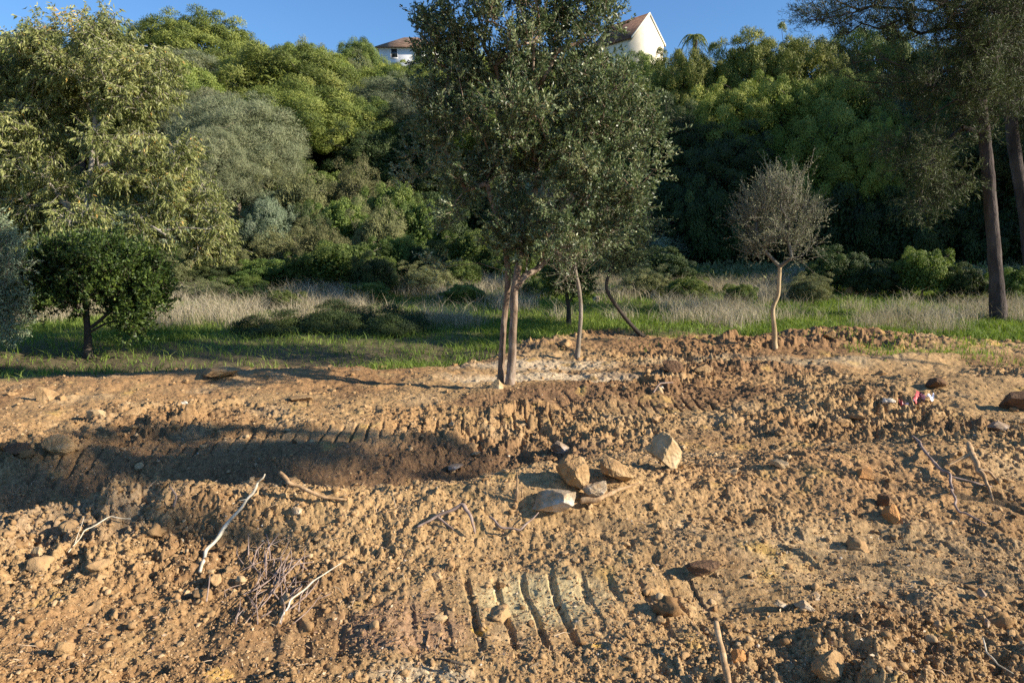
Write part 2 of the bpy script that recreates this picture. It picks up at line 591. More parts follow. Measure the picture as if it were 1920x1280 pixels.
# colour of the ground, darker and paler in patches
rep = lambda c: np.array(c)[None, :]
v1 = fbm(GX, GY, 1.4, 301, 4)[:, None]
v2 = fbm(GX, GY, .3, 302, 3)[:, None]
soil = rep((.42, .275, .132)) * (1 + .16 * v1 + .16 * v2)
red = sstep(.05, .5, fbm(GX, GY, 2.2, 303, 3))[:, None]
soil = soil * (1 - red * .6) + rep((.33, .18, .08)) * red * .6
damp = sstep(.04, .38, fbm(GX, GY, .9, 305, 4))[:, None] * .72
soil = soil * (1 - damp) + rep((.24, .14, .068)) * damp
dust = sstep(.2, .5, fbm(GX, GY, .45, 306, 4))[:, None] * .45
soil = soil * (1 - dust) + rep((.50, .36, .20)) * dust


def patch(px, py, sx, sy, s=.25):
    x, y = flatg(px, py)
    q = np.exp(-(((GX - x) / sx) ** 2 + ((GY - y) / sy) ** 2))
    return sstep(.35 - s, .35 + s, q + .35 * fbm(GX, GY, .25, 310, 3))[:, None]


for (px, py, sx, sy, c, k) in (
        (1010, 1125, .28, .20, (.62, .52, .28), .65), (780, 1275, .22, .10, (.70, .62, .44), .4),
        (1060, 712, 1.1, .35, (.62, .50, .33), .8), (1010, 685, .9, .4, (.60, .50, .35), .6),
        (1250, 745, 1.5, .45, (.20, .115, .06), .9), (1000, 755, .8, .3, (.22, .13, .07), .8), (1330, 700, 1.3, .4, (.22, .125, .065), .8),
        (830, 650, 1.6, .7, (.30, .22, .15), .7), (760, 1180, .25, .2, (.33, .20, .13), .6),
        (560, 855, 1.5, .4, (.26, .155, .08), .7), (900, 850, 1.2, .5, (.22, .13, .07), .8), (300, 900, 1.2, .3, (.24, .145, .08), .7), (1560, 930, .9, .5, (.36, .21, .10), .6), (1500, 820, 1.2, .3, (.30, .185, .09), .6), (1880, 830, .7, .5, (.24, .15, .08), .7),  # darker brown patches in the trench and across the right side
        (1450, 680, 1.5, .4, (.42, .33, .20), .7), (1300, 655, 2.2, .8, (.24, .14, .07), .7), (1560, 640, 1.6, .8, (.26, .15, .075), .7),
        (60, 1010, .7, .3, (.40, .29, .18), .6), (1700, 1050, .9, .35, (.46, .34, .19), .5),
        (900, 1175, .035, .03, (.75, .48, .10), .9), (1115, 1210, .03, .025, (.72, .46, .10), .9), (410, 1268, .05, .03, (.70, .44, .14), .8)):
    q = patch(px, py, sx, sy) * k
    soil = soil * (1 - q) + rep(c) * (1 + .15 * v2) * q
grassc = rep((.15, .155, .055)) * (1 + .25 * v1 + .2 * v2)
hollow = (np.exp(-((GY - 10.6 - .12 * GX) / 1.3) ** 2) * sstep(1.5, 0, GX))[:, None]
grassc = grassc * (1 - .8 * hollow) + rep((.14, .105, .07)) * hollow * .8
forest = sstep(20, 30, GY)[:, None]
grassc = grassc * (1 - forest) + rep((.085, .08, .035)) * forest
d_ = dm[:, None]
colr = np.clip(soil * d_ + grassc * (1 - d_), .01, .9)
colr = np.hstack([colr, np.ones((len(colr), 1))])
nc, nr = len(az_c), len(rr)
ii = (np.arange(nr - 1)[:, None] * nc + np.arange(nc - 1)[None]).ravel()
GF = np.stack([ii, ii + 1, ii + nc + 1, ii + nc], 1)
gr = mesh('ground', np.stack([GX, GY, GZ], 1), GF[:, ::-1], M['ground'], color=colr, smooth=False)
tag(gr, kind='structure')
del GX, GY, GZ, A_, R_, v1, v2, soil, grassc, colr, GF


# ------------------------------------------------------------------ rocks and clods
def ico(n):
    import bmesh
    bm = bmesh.new()
    bmesh.ops.create_icosphere(bm, subdivisions=n, radius=1)
    V = np.array([v.co[:] for v in bm.verts])
    F = np.array([[v.index for v in f.verts] for f in bm.faces])
    bm.free()
    return V, F


I1, I2, I3, I4 = ico(1), ico(2), ico(3), ico(6)


def n3(P, size, seed):
    return (noise(P[:, 0] + P[:, 2] * .71, P[:, 1] - P[:, 2] * .53, size, seed) + noise(P[:, 1] + 5.2 - P[:, 0] * .4, P[:, 2] + 1.7, size, seed + 1)) * .5


def rock_shape(r, cuts=11, cut=.68, amp=.10, base=I4):
    V = base[0].copy()
    for k in range(cuts):
        n = norm(r.normal(size=3))
        d = r.uniform(cut, 1.0)
        over = np.clip(V @ n - d, 0, None)
        V = V - over[:, None] * n * .94
    f = n3(V, .55, int(r.integers(1e5))) * amp + n3(V, .2, int(r.integers(1e5))) * amp * .5 + n3(V, .08, int(r.integers(1e5))) * amp * .42
    f = f - np.clip(n3(V, .13, int(r.integers(1e5))), 0, 1) * amp * .6
    return V * (1 + f)[:, None]


def clods(n, ymin, ymax, smin, smax, seed, base, power=1.6, zonebias=0.0):
    r = np.random.default_rng(seed)
    y = ymin * (ymax / ymin) ** r.random(n * 3)
    x = r.uniform(-.82, .82, n * 3) * y
    z = sstep(-.35, .5, fbm(x, y, 1.6, 40, 3) + zonebias)
    keep = (r.random(n * 3) < (.2 + .8 * z)) & (dirt_mask(x, y) > .6)
    x, y = x[keep][:n], y[keep][:n]
    n = len(x)
    s = smin * (smax / smin) ** (r.random(n) ** power)
    zz = surf(x, y)
    protos = np.stack([rock_shape(r, 10, .36, .55, base) for _ in range(20)])
    P = protos[r.integers(0, 20, n)]
    th = r.uniform(0, 6.283, n)
    sc = np.stack([s * r.uniform(.8, 1.35, n), s * r.uniform(.7, 1.1, n), s * r.uniform(.55, .95, n)], 1)
    P = P * sc[:, None, :]
    c, sn = np.cos(th)[:, None], np.sin(th)[:, None]
    V = np.stack([P[..., 0] * c - P[..., 1] * sn + x[:, None], P[..., 0] * sn + P[..., 1] * c + y[:, None],
                  P[..., 2] + (zz + s * .1)[:, None]], -1)
    F = base[1][None] + (np.arange(n) * base[0].shape[0])[:, None, None]
    t = np.clip(r.normal(.55, .18, n), 0, .92)
    t[r.random(n) < .004] = 1
    return V.reshape(-1, 3), F.reshape(-1, 3), np.repeat(t, base[0].shape[0])


cl = [clods(130000, 2.2, 9, .0022, .0095, 21, I1, 1.4), clods(6500, 2.3, 12.5, .008, .026, 22, I2, 2.2, -.05),
      clods(500, 2.8, 12.5, .02, .06, 23, I3, 1.8, -.1)]
V, F = join([(a, [b]) for a, b, c in cl])
o = mesh('soil_clods', V, F, M['clod'], attrs={'tint': np.concatenate([c for a, b, c in cl])})
tag(o, 'crumbly clods and pebbles scattered over the ploughed tan soil', 'soil clods', kind='stuff')


def rock(name, label, cat, px, py, wpx, hpx, m, seed, rz=0., tilt=(0, 0), depth=.8, cuts=20, cut=.40, amp=.10, sink=.40, group=None):
    """px,py: the middle of its base in the photo; wpx,hpx: its size there"""
    p = on_ground(px, py)
    k = p[1] / FPX
    w, h = wpx * k / 2, hpx * k / 2
    r = np.random.default_rng(seed)
    V = rock_shape(r, max(cuts, 14), min(cut, .45), amp)
    V = V / np.abs(V).max(0)
    V = V * np.array([w, w * depth, h])
    a, b = tilt
    Ra = np.array([[1, 0, 0], [0, math.cos(a), -math.sin(a)], [0, math.sin(a), math.cos(a)]])
    Rb = np.array([[math.cos(b), 0, math.sin(b)], [0, 1, 0], [-math.sin(b), 0, math.cos(b)]])
    V = V @ Ra.T @ Rb.T
    lo = V[:, 2].min()
    V[:, 2] += -lo * (1 - sink)
    o = mesh(name, V, I4[1], m, smooth=False)
    o.location = (p[0], p[1], p[2] + .012)
    o.rotation_euler = (0, 0, rz)
    return tag(o, label, cat, group)


RK = [
    ('boulder', 'tan and whitish pointed boulder tipped on its end right of the rock cluster', 'boulder', 1250, 872, 72, 66, 'rock_tan', 3, .3, (.1, .5), .8),
    ('rock', 'whitish rock with brown stains, lowest left of the central rock cluster', 'rock', 1040, 958, 88, 54, 'rock_white', 5, -.2, (0, -.2), .8),
    ('rock', 'smaller whitish rock half buried just right of the big whitish rock', 'rock', 1120, 940, 56, 40, 'rock_white', 8, .2, (0, -.3), .7),
    ('soil_clod', 'tall crumbly tan lump of earth at top of the central rock cluster', 'soil clod', 1072, 912, 70, 76, 'earth', 9, .1, (0, .2), .9, 8, .7, .16),
    ('soil_clod', 'flat brown slab of earth tilted behind the two whitish rocks', 'soil clod', 1158, 902, 84, 42, 'earth', 12, -.4, (.1, .45), .8),
    ('rock', 'dull grey rounded stone in shade behind the tall earth lump', 'rock', 1052, 848, 42, 30, 'rock_grey', 13, 0, (0, 0), .8),
    ('rock', 'pale tan rock with deep shadow on its left, upper left of the field', 'rock', 184, 790, 44, 32, 'rock_tan', 17, .2, (0, .1), .8),
    ('rock', 'flat tan slab of stone near the grass corner at far left', 'rock', 88, 752, 46, 26, 'earth', 18, .1, (0, .35), .8),
    ('earth_block', 'long flat topped tan block on the far edge of the dirt', 'earth block', 412, 706, 84, 22, 'earth', 20, .05, (0, -.05), .5, 9, .6, .06),
    ('soil_clod', 'large rough tan clod by the left border of the field', 'soil clod', 112, 850, 62, 40, 'earth', 22, .3, (0, .1), .8, 8, .7, .16),
    ('soil_clod', 'dark hollow backed clod at left border above the shadow', 'soil clod', 40, 855, 60, 32, 'earth_dark', 23, .3, (0, .1), .8, 8, .7, .16),
    ('rock', 'wedge shaped tan stone standing in the bottom left corner', 'rock', 122, 1240, 38, 50, 'earth', 24, .5, (.1, .3), .6),
    ('rock', 'pale round stone lying in the left half above the long shadow', 'rock', 264, 884, 24, 22, 'rock_tan', 25, 0, (0, 0), .8),
    ('rock', 'small white stone on the near lip below the curved root', 'rock', 560, 966, 28, 20, 'rock_white', 26, .3, (0, .2), .8),
    ('rock', 'small ochre stone beside the straw at left border', 'rock', 72, 1048, 30, 24, 'rock_tan', 27, 0, (0, 0), .8),
    ('rock', 'grey flat stone lying inside the long shadow', 'rock', 852, 884, 36, 16, 'rock_grey', 28, 0, (0, 0), .8),
    ('stick_of_earth', 'dark brown elongated clod right of the pale lime patch', 'soil clod', 1316, 1078, 72, 30, 'earth_dark', 29, .15, (0, -.15), .6, 9, .6, .12),
    ('rock', 'left piece of three broken white stones at lower right', 'rock', 1462, 1144, 28, 14, 'rock_white', 30, .2, (0, 0), .8),
    ('rock', 'middle and largest of three broken whitish stones at lower right', 'rock', 1506, 1146, 44, 24, 'rock_white', 31, -.2, (0, .2), .8),
    ('rock', 'right and thinnest of three broken white stones at lower right', 'rock', 1530, 1128, 26, 14, 'rock_white', 32, .1, (0, .2), .8),
    ('soil_clod', 'big chunky tan clod at the bottom edge right of the root', 'soil clod', 1552, 1270, 80, 62, 'earth', 33, .2, (0, .2), .8, 9, .62, .12),
    ('rock', 'round brown stone beside the foot of the upright root at bottom', 'rock', 1384, 1246, 32, 32, 'earth_orange', 34, 0, (0, 0), .9),
    ('rock', 'rounded grey stone on the striped soil at lower right', 'rock', 1838, 1124, 26, 26, 'rock_grey', 35, 0, (0, 0), .9),
    ('soil_clod', 'orange clod with a shaded left face on the right slope', 'soil clod', 1672, 980, 44, 40, 'earth_orange', 36, .2, (0, .1), .9),
    ('soil_clod', 'dark chunky clod in front of the right mound', 'soil clod', 1655, 954, 30, 32, 'earth_dark', 38, .2, (0, .1), .9),
    ('soil_clod', 'orange crumbly clod higher up on the right slope', 'soil clod', 1620, 900, 48, 30, 'earth_orange', 37, .2, (0, .1), .9),
    ('earth_block', 'dark square block of earth at the right border behind the tape', 'earth block', 1908, 772, 66, 52, 'earth_dark', 39, .1, (0, .05), .8, 12, .55, .05),
    ('rock', 'low smooth brown stone below the dark square block', 'rock', 1872, 812, 62, 26, 'rock_grey', 40, .1, (0, .05), .8),
    ('rock', 'rounded brown stone left of the low smooth stone near right border', 'rock', 1828, 806, 36, 24, 'rock_grey', 41, .1, (0, .05), .8),
    ('soil_clod', 'rusty earth lump in front of the dark block at right border', 'soil clod', 1910, 815, 40, 28, 'earth', 42, .1, (0, .05), .8),
    ('soil_clod', 'dark earth heap with a shaded face above the field centre right', 'soil clod', 1258, 704, 52, 34, 'earth_dark', 43, .1, (0, .05), .8, 9, .65, .14),
    ('soil_clod', 'lit brown earth heap just right of the dark heap', 'soil clod', 1318, 702, 44, 22, 'earth', 44, .1, (0, .05), .8, 9, .65, .14),
    ('soil_clod', 'dark clod with sharp shade on the upper right field', 'soil clod', 1752, 728, 46, 26, 'earth_dark', 45, .1, (0, .05), .8, 9, .65, .14),
    ('rock', 'small yellowish stone under the grey bent twig right of the main tree', 'rock', 1236, 738, 18, 14, 'rock_tan', 46, .1, (0, .05), .8),
    ('rock', 'tan slab of stone leaning at the foot of the double trunk', 'rock', 932, 732, 34, 24, 'rock_tan', 47, .1, (0, -.45), .6),
    ('soil_clod', 'brown round clod beyond the slender sapling foot', 'soil clod', 1060, 650, 26, 18, 'earth', 48, 0, (0, 0), .8),
    ('soil_clod', 'brown clod on the far bank right of the pale sapling', 'soil clod', 1557, 634, 30, 20, 'earth', 49, 0, (0, 0), .8),
    ('rock', 'orange brown stone in the dry grass right of the pale sapling', 'rock', 1598, 553, 40, 22, 'earth_orange', 50, 0, (0, 0), .8),
    ('rock', 'pale pinkish stone in the dry grass beside the orange one', 'rock', 1636, 556, 28, 18, 'rock_tan', 51, 0, (0, 0), .8),
    ('rock', 'small tan stone on the green patch left of the pale sapling', 'rock', 1330, 542, 22, 10, 'rock_tan', 52, 0, (0, 0), .8),
    ('rock', 'pointed whitish stone standing in grass behind the slender sapling', 'rock', 1118, 568, 14, 22, 'rock_white', 53, 0, (0, 0), .8),
    ('soil_clod', 'round clod casting shade beside the caterpillar tread marks at left', 'soil clod', 255, 783, 44, 24, 'earth', 54, 0, (0, 0), .8),
    ('soil_clod', 'small dark clod above the tread marks left of the main tree', 'soil clod', 488, 768, 24, 18, 'earth', 55, 0, (0, 0), .8),
    ('soil_clod', 'wide low clod in the upper field between left tree and main tree', 'soil clod', 566, 752, 54, 14, 'earth', 56, 0, (0, 0), .8),
    ('rock', 'dark oval pebble stuck in the soil near the right bottom', 'rock', 1848, 1180, 16, 20, 'rock_grey', 58, 0, (0, 0), .8),
]
for k_ in RK:
    n_, lb, ct, px, py, w_, h_, m_, sd, rz, tl, dp = k_[:12]
    ex = k_[12:]
    n_ = 'soil_clod' if n_ == 'stick_of_earth' else n_
    rock(n_, lb, ct, px, py, w_, h_, M[m_], sd, rz, tl, dp, *(ex[:3] if len(ex) >= 3 else ()), **({'sink': ex[3]} if len(ex) > 3 else {}))


def stick(name, label, cat, pix, rpx, m, seed=0, wob=.30, side=()):
    """pix: (px, py, lift above the soil in m); rpx: radii in photo pixels; side: side shoots in the same form"""
    def chain(pix, rpx):
        P, rad = [], []
        for (px, py, lift), rp in zip(pix, rpx):
            # find the point whose height over the soil is the lift
            d = ray(px, py)
            k = np.arange(1.5, 30, .01)
            X, Y, Z = d[0] * k, d[1] * k, CAMZ + d[2] * k
            i = np.argmax(Z < macro(X, Y) + lift + .032)
            P.append((X[i], Y[i], Z[i]))
            rad.append(rp * .74 * Y[i] / FPX)
        P = np.array(P)
        q = np.linspace(0, 1, len(P) * 3 - 2)
        q0 = np.linspace(0, 1, len(P))
        P = np.stack([np.interp(q, q0, P[:, k]) for k in range(3)], 1)
        rs = np.random.default_rng(seed + 900)
        ln = np.linalg.norm(P[-1] - P[0])
        P[1:-1] += rs.normal(size=(len(P) - 2, 3)) * ln * .006
        rad = np.interp(q, q0, rad) * rs.uniform(.82, 1.2, len(P))
        return tube(P, rad, 9, wob, seed, step=.012)
    parts = []
    V, F, T = chain(pix, rpx)
    parts.append((V, [F, T]))
    for sp, sr in side:
        V, F, T = chain(sp, sr)
        parts.append((V, [F, T]))
    V, F = join(parts)
    c = V.mean(0)
    o = mesh(name, V - c, F, m, smooth=True)
    o.location = c
    return tag(o, label, cat)


stick('twig', 'long pale slanting twig stuck in soil at left over the shadow edge', 'twig',
      [(375, 1072, -.01), (388, 1030, .02), (420, 990, .05), (465, 935, .10), (484, 905, .14), (497, 888, .18)], [4.2, 4.2, 4, 3.5, 2.8, 1.6], M['twig_pale'],
      side=[([(465, 935, .10), (448, 938, .12)], [1.6, .9])])
stick('root', 'brown curved root arching from the shadow down to the right', 'root',
      [(525, 885, .12), (545, 905, .09), (580, 920, .06), (612, 933, .03), (650, 936, .0)], [5, 5.5, 5, 4.5, 3], M['root'], 2,
      side=[([(543, 904, .09), (534, 922, .02)], [3, 1.8])])
stick('twig', 'small forked twig standing on the lip at left', 'twig',
      [(326, 950, -.01), (331, 930, .05), (318, 912, .10)], [3, 2.4, 1.6], M['twig_grey'], 3, side=[([(331, 930, .05), (342, 927, .07)], [1.8, 1])])
stick('dry_straw', 'bent dry straw on the left border of the near soil', 'straw',
      [(128, 1035, 0), (160, 995, .03), (205, 968, .04), (245, 972, .01)], [1.6, 1.6, 1.4, 1], M['twig_pale'], 4, side=[([(140, 1020, .01), (158, 968, .07)], [1.2, .8])])
stick('root', 'arched root pair bent over a hollow at bottom centre', 'root',
      [(782, 988, 0), (820, 968, .03), (868, 946, .08), (884, 970, .07), (890, 1000, .0)], [3, 4, 5, 4.5, 3.5], M['twig_grey'], 5,
      side=[([(820, 968, .03), (850, 992, .0)], [3, 2])])
stick('twig', 'thin grey twig lying right of the arched root', 'twig',
      [(918, 968, .01), (940, 988, .02), (975, 993, .01), (1010, 960, .03)], [2.4, 2.6, 2.4, 1.4], M['twig_grey'], 6)
stick('stump', 'splintered upright stub of wood left of the whitish rock', 'root stub',
      [(968, 940, -.02), (970, 915, .05), (969, 884, .12)], [6, 4, 1.6], M['root'], 7, .3, side=[([(978, 932, 0), (979, 905, .06)], [2.5, 1])])
stick('root', 'tan root reaching right from the smaller whitish rock', 'root',
      [(1088, 938, .01), (1120, 936, .03), (1160, 918, .05), (1200, 904, .06)], [8, 7, 4.5, 2], M['root'], 8, .2)
stick('root', 'thick reddish root rising at the bottom border', 'root',
      [(1342, 1166, .10), (1350, 1200, .07), (1358, 1240, .03), (1368, 1290, -.02)], [6.5, 7, 8.5, 9], M['root'], 9, .15)
stick('root', 'forked tan root with two legs near the right border', 'root',
      [(1815, 832, .06), (1822, 850, .05), (1835, 880, .03), (1850, 905, .02), (1862, 940, 0)], [7, 9, 7, 5, 3], M['root'], 10, .2,
      side=[([(1835, 880, .03), (1855, 885, .03), (1876, 908, .0)], [6, 4, 2.5]), ([(1822, 850, .05), (1800, 862, .02), (1778, 872, 0)], [5, 4, 2.5])])
stick('twig', 'dark kinked twig running down the right slope', 'twig',
      [(1712, 818, .03), (1740, 855, .03), (1778, 890, .03), (1790, 925, .02), (1798, 958, .01), (1850, 982, 0)], [3.5, 4, 4, 3, 2.6, 1.5], M['twig_grey'], 11,
      side=[([(1780, 892, .03), (1830, 905, .02), (1860, 912, 0)], [2.2, 2, 1.2])])
stick('twig', 'pale thin root curling on the lower right soil', 'twig',
      [(1843, 1195, .03), (1850, 1222, .02), (1872, 1245, .01), (1900, 1262, 0)], [1.6, 2, 1.8, 1.2], M['twig_pale'], 12)
stick('twig', 'grey twig bent at a right angle right of the main tree', 'twig',
      [(1225, 736, 0), (1238, 718, .06), (1262, 717, .05)], [1.8, 1.8, 1.2], M['twig_grey'], 13)
stick('twig', 'short dark twig lying at bottom centre', 'twig',
      [(818, 1234, .01), (845, 1238, .02), (872, 1246, .0)], [2, 4, 3], M['bark_dark'], 14, .2)
stick('twig', 'pale straight stalk leaning at bottom left of centre', 'twig',
      [(525, 1168, .0), (545, 1125, .03), (590, 1088, .05), (640, 1055, .07)], [2, 2, 1.8, 1], M['twig_pale'], 15)
# the tangle of dead grass stems at lower left
strawp = []
for k in range(60):
    px, py = rng.normal(505, 42), rng.uniform(1060, 1185)
    L = rng.uniform(18, 85)
    a = rng.normal(1.15, .5)
    p0, p1 = on_ground(px, py), on_ground(px + math.cos(a) * L, py - math.sin(a) * L)
    p0, p1 = p0 + [0, 0, .02], p1 + [0, 0, .025]
    mid = (p0 + p1) / 2 + np.array([rng.normal(0, .025), rng.normal(0, .015), rng.uniform(.005, .035)])
    V, F, T = tube([p0 + [0, 0, .01], mid, p1 + [0, 0, .02]], np.array([2.0, 1.8, .8]) * rng.uniform(.4, .9) * p0[1] / FPX, 5, 0, k, step=.04)
    strawp.append((V, [F, T]))
V, F = join(strawp)
tag(mesh('dry_stems', V, F, M['twig_grey'], smooth=True), 'tangle of dead grass stems half buried in the near soil', 'dead stems', kind='stuff')

# rootlets, broken twigs and dry leaves on the soil
rl = np.random.default_rng(61)
n = 5200
y = 2.3 * (12.0 / 2.3) ** rl.random(n)
x = rl.uniform(-.8, .8, n) * y
k = (dirt_mask(x, y) > .5) & (rl.random(n) < .15 + .85 * sstep(-.1, .5, fbm(x, y, .8, 640, 3)))
x, y = x[k], y[k]
n = len(x)
th, L = rl.uniform(0, 6.283, n), .012 * (8.0 ** rl.random(n))
dx, dy = np.cos(th) * L / 2, np.sin(th) * L / 2
za, zb, zm = surf(x - dx, y - dy), surf(x + dx, y + dy), surf(x, y)
A = np.stack([x - dx, y - dy, za + .004], 1)
B = np.stack([x + dx, y + dy, zb + .004 + rl.uniform(0, .5, n) * L], 1)
Mi = np.stack([x + rl.normal(0, .12, n) * L, y + rl.normal(0, .12, n) * L, np.maximum((A[:, 2] + B[:, 2]) / 2, zm) + .004], 1)
rr_ = rl.uniform(.0006, .0022, n)
V1, F1 = prisms(A, Mi, rr_, rr_ * .9, 4)
V2, F2 = prisms(Mi, B, rr_ * .9, rr_ * .4, 4)
m = 2600
xl = rl.uniform(-.8, .8, m)
yl = 2.3 * (11.0 / 2.3) ** rl.random(m)
xl = xl * yl
k = dirt_mask(xl, yl) > .5
xl, yl = xl[k], yl[k]
V3, F3 = leaf_quads(np.stack([xl, yl, surf(xl, yl) + .004], 1), norm(np.stack([rl.normal(size=len(xl)), rl.normal(size=len(xl)), rl.uniform(-.1, .5, len(xl))], 1)), .022, .010, .1)
V, F = join([(V1, [F1]), (V2, [F2]), (V3, [F3])])
t = np.concatenate([np.repeat(rl.uniform(0, 1, n), 8), np.repeat(rl.uniform(0, 1, n), 8), np.repeat(rl.uniform(.2, 1, len(xl)), 4)])
M['litter'] = leaf_mat('woody_litter', [(0, (.09, .055, .03)), (.5, (.27, .18, .10)), (1, (.55, .45, .29))], .05, .8, .1)
tag(mesh('soil_litter', V, F, M['litter'], attrs={'tint': t}), 'rootlets, broken twigs and dry leaves strewn over the churned soil', 'litter', kind='stuff')

# barrier tape: crumpled red and white strip
m_, nt, out = mat('red_white_tape')
tc = node(nt, 'Attribute', attribute_name='tint')
r_ = ramp(nt, tc.outputs['Fac'], [(0, (.55, .12, .10)), (.2, (.72, .62, .62)), (.4, (.52, .10, .09)), (.62, (.8, .78, .82)), (.85, (.85, .84, .88))])
r_.color_ramp.interpolation = 'CONSTANT'
p_ = node(nt, 'BsdfPrincipled', Roughness=.35)
nt.links.new(r_.outputs['Color'], p_.inputs['Base Color'])
nt.links.new(p_.outputs[0], out.inputs['Surface'])
tp = [on_ground(px, py) for px, py in ((1682, 768), (1696, 772), (1712, 764), (1722, 752), (1738, 760), (1750, 755))]
t_ = np.linspace(0, 5, 60)
C_ = np.stack([np.interp(t_, range(6), [p[i] for p in tp]) for i in range(3)], 1)
C_[:, 2] += .065 + .012 * np.sin(t_ * 5) + .012 * np.sin(t_ * 13)
wd = np.stack([.2 * np.sin(t_ * 4), .6 + .3 * np.cos(t_ * 3), np.sin(t_ * 3.1)], 1)
wd = norm(wd) * (.032 + .008 * np.sin(t_ * 9))[:, None]
V = np.stack([C_ + wd, C_ + wd * .1 + [0, 0, .012], C_ - wd], 1).reshape(-1, 3)
i_ = np.arange(59)[:, None] * 3
F = np.concatenate([np.hstack([i_, i_ + 1, i_ + 4, i_ + 3]), np.hstack([i_ + 1, i_ + 2, i_ + 5, i_ + 4])])
o = mesh('barrier_tape', V, F, m_, attrs={'tint': np.repeat(t_ / 5, 3)}, smooth=True)
tag(o, 'crumpled strip of red and white tape lying on the right side of the dirt', 'barrier tape')


# ------------------------------------------------------------------ trees
def lobe_points(lobes, n, dist, depth, rnd, shell=.35):
    """points inside ellipsoids given in photo pixels (cx, cy, rx, ry) at the tree's distance"""
    vol = np.array([l[2] * l[3] for l in lobes], float)
    cnt = np.maximum(1, (vol / vol.sum() * n)).astype(int)
    out = []
    for l, c in zip(lobes, cnt):
        dd = dist + (l[4] if len(l) > 4 else 0)
        cen = at(l[0], l[1], dd)
        rx, rz = l[2] * dd / FPX, l[3] * dd / FPX
        ry = depth if depth else (rx + rz) / 2
        u = norm(rnd.normal(size=(c, 3))) * (shell + (1 - shell) * rnd.random((c, 1)) ** .5)
        out.append(cen + u * np.array([rx, min(ry, rx * 1.2), rz]))
    return np.vstack(out)


def skeleton(trunks, targets, rnd, seglen=.25, bend=.12, pen=.22):
    """grow branches from trunk polylines [(pts, r0, r1)] to the target points"""
    pos, par, plen = [], [], []
    for pts, r0, r1 in trunks:
        pts = np.asarray(pts, float)
        L = np.linalg.norm(np.diff(pts, axis=0), axis=1)
        prev = -1
        for i in range(len(pts)):
            if i == 0:
                pos.append(pts[0]); par.append(-1); plen.append(0); prev = len(pos) - 1
                continue
            m = max(1, int(L[i - 1] / seglen))
            for j in range(1, m + 1):
                pos.append(pts[i - 1] + (pts[i] - pts[i - 1]) * j / m)
                par.append(prev); plen.append(plen[prev] + L[i - 1] / m * .3); prev = len(pos) - 1
    nt_ = len(pos)
    lowz = min(p[2] for p in pos)
    topz = max(p[2] for p in pos)
    ok0 = np.array([p[2] > lowz + .45 * (topz - lowz) for p in pos])
    ok = list(ok0)
    top = np.array(pos[-1])
    order = np.argsort(np.linalg.norm(targets - top, axis=1))
    P = np.zeros((nt_ + len(targets) * 14, 3)); P[:nt_] = pos
    PL = np.zeros(len(P)); PL[:nt_] = plen
    OK = np.zeros(len(P), bool); OK[:nt_] = ok
    parent = -np.ones(len(P), int); parent[:nt_] = par
    n = nt_
    ends = []
    for k in order:
        t = targets[k]
        d = np.linalg.norm(P[:n] - t, axis=1)
        cost = d + pen * PL[:n] + np.where(OK[:n], 0, 99) + np.clip(P[:n, 2] - t[2] - .1, 0, None) * .6
        j = int(np.argmin(cost))
        a = P[j]
        dist = d[j]
        m = int(np.clip(dist / seglen, 1, 12))
        off = rnd.normal(size=3) * bend * dist
        off[2] += .10 * dist
        prev = j
        for q in range(1, m + 1):
            s = q / m
            P[n] = a + (t - a) * s + off * math.sin(s * math.pi) + (rnd.normal(size=3) * .03 * dist / m if q < m else 0)
            parent[n] = prev
            PL[n] = PL[prev] + dist / m
            OK[n] = True
            prev = n
            n += 1
        ends.append(n - 1)
    return P[:n], parent[:n], np.array(ends), nt_


def branch_mesh(P, parent, ends, nt_, rtip, rmax, power=.5, sides=6):
    w = np.zeros(len(P))
    w[ends] = 1
    for i in range(len(P) - 1, -1, -1):
        if parent[i] >= 0:
            w[parent[i]] += w[i]
    rad = np.clip(rtip * np.maximum(w, .6) ** power, rtip * .7, rmax)
    idx = np.arange(nt_, len(P))
    idx = idx[parent[idx] >= 0]
    par = parent[idx]
    ra = np.minimum(rad[par], rad[idx] * 1.35)
    return prisms(P[par], P[idx] + norm(P[idx] - P[par]) * rad[idx][:, None] * .4, ra, rad[idx], sides)


def shoots(C, n, length, cen, rnd, up=.4, out=.6, rand=.8, droop=0.):
    """short shoots leaving cluster centres: start, direction, length"""
    N = len(C) * n
    A = np.repeat(C, n, 0)
    D = norm(norm(A - cen) * out + rnd.normal(size=(N, 3)) * rand + np.array([0, 0, up - droop]))
    L = length * rnd.uniform(.45, 1.2, N)
    A = A + rnd.normal(size=(N, 3)) * length * .25
    return A, D, L


def foliate(A, D, L, per, leafL, leafW, rnd, spread=.9, tipbias=.0, down=0.0, ctint=None, tspread=.22, lift=.15):
    """leaves along shoots"""
    n = len(A)
    s = np.tile(np.linspace(.12, 1, per), n) ** (1 - tipbias)
    A2, D2, L2 = np.repeat(A, per, 0), np.repeat(D, per, 0), np.repeat(L, per)
    P = A2 + D2 * (L2 * s)[:, None] + rnd.normal(size=(n * per, 3)) * leafL * .2
    d = norm(D2 + rnd.normal(size=(n * per, 3)) * spread + np.array([0, 0, -down]))
    V, F = leaf_quads(P, d, leafL * rnd.uniform(.65, 1.25, n * per), leafW * rnd.uniform(.7, 1.3, n * per), lift)
    ct = np.full(n, .45) if ctint is None else ctint
    t = np.clip(np.repeat(ct, per) + rnd.normal(size=n * per) * tspread, 0, 1)
    return V, F, np.repeat(t, 4)


def local(V, base):
    return V - np.asarray(base)[None]


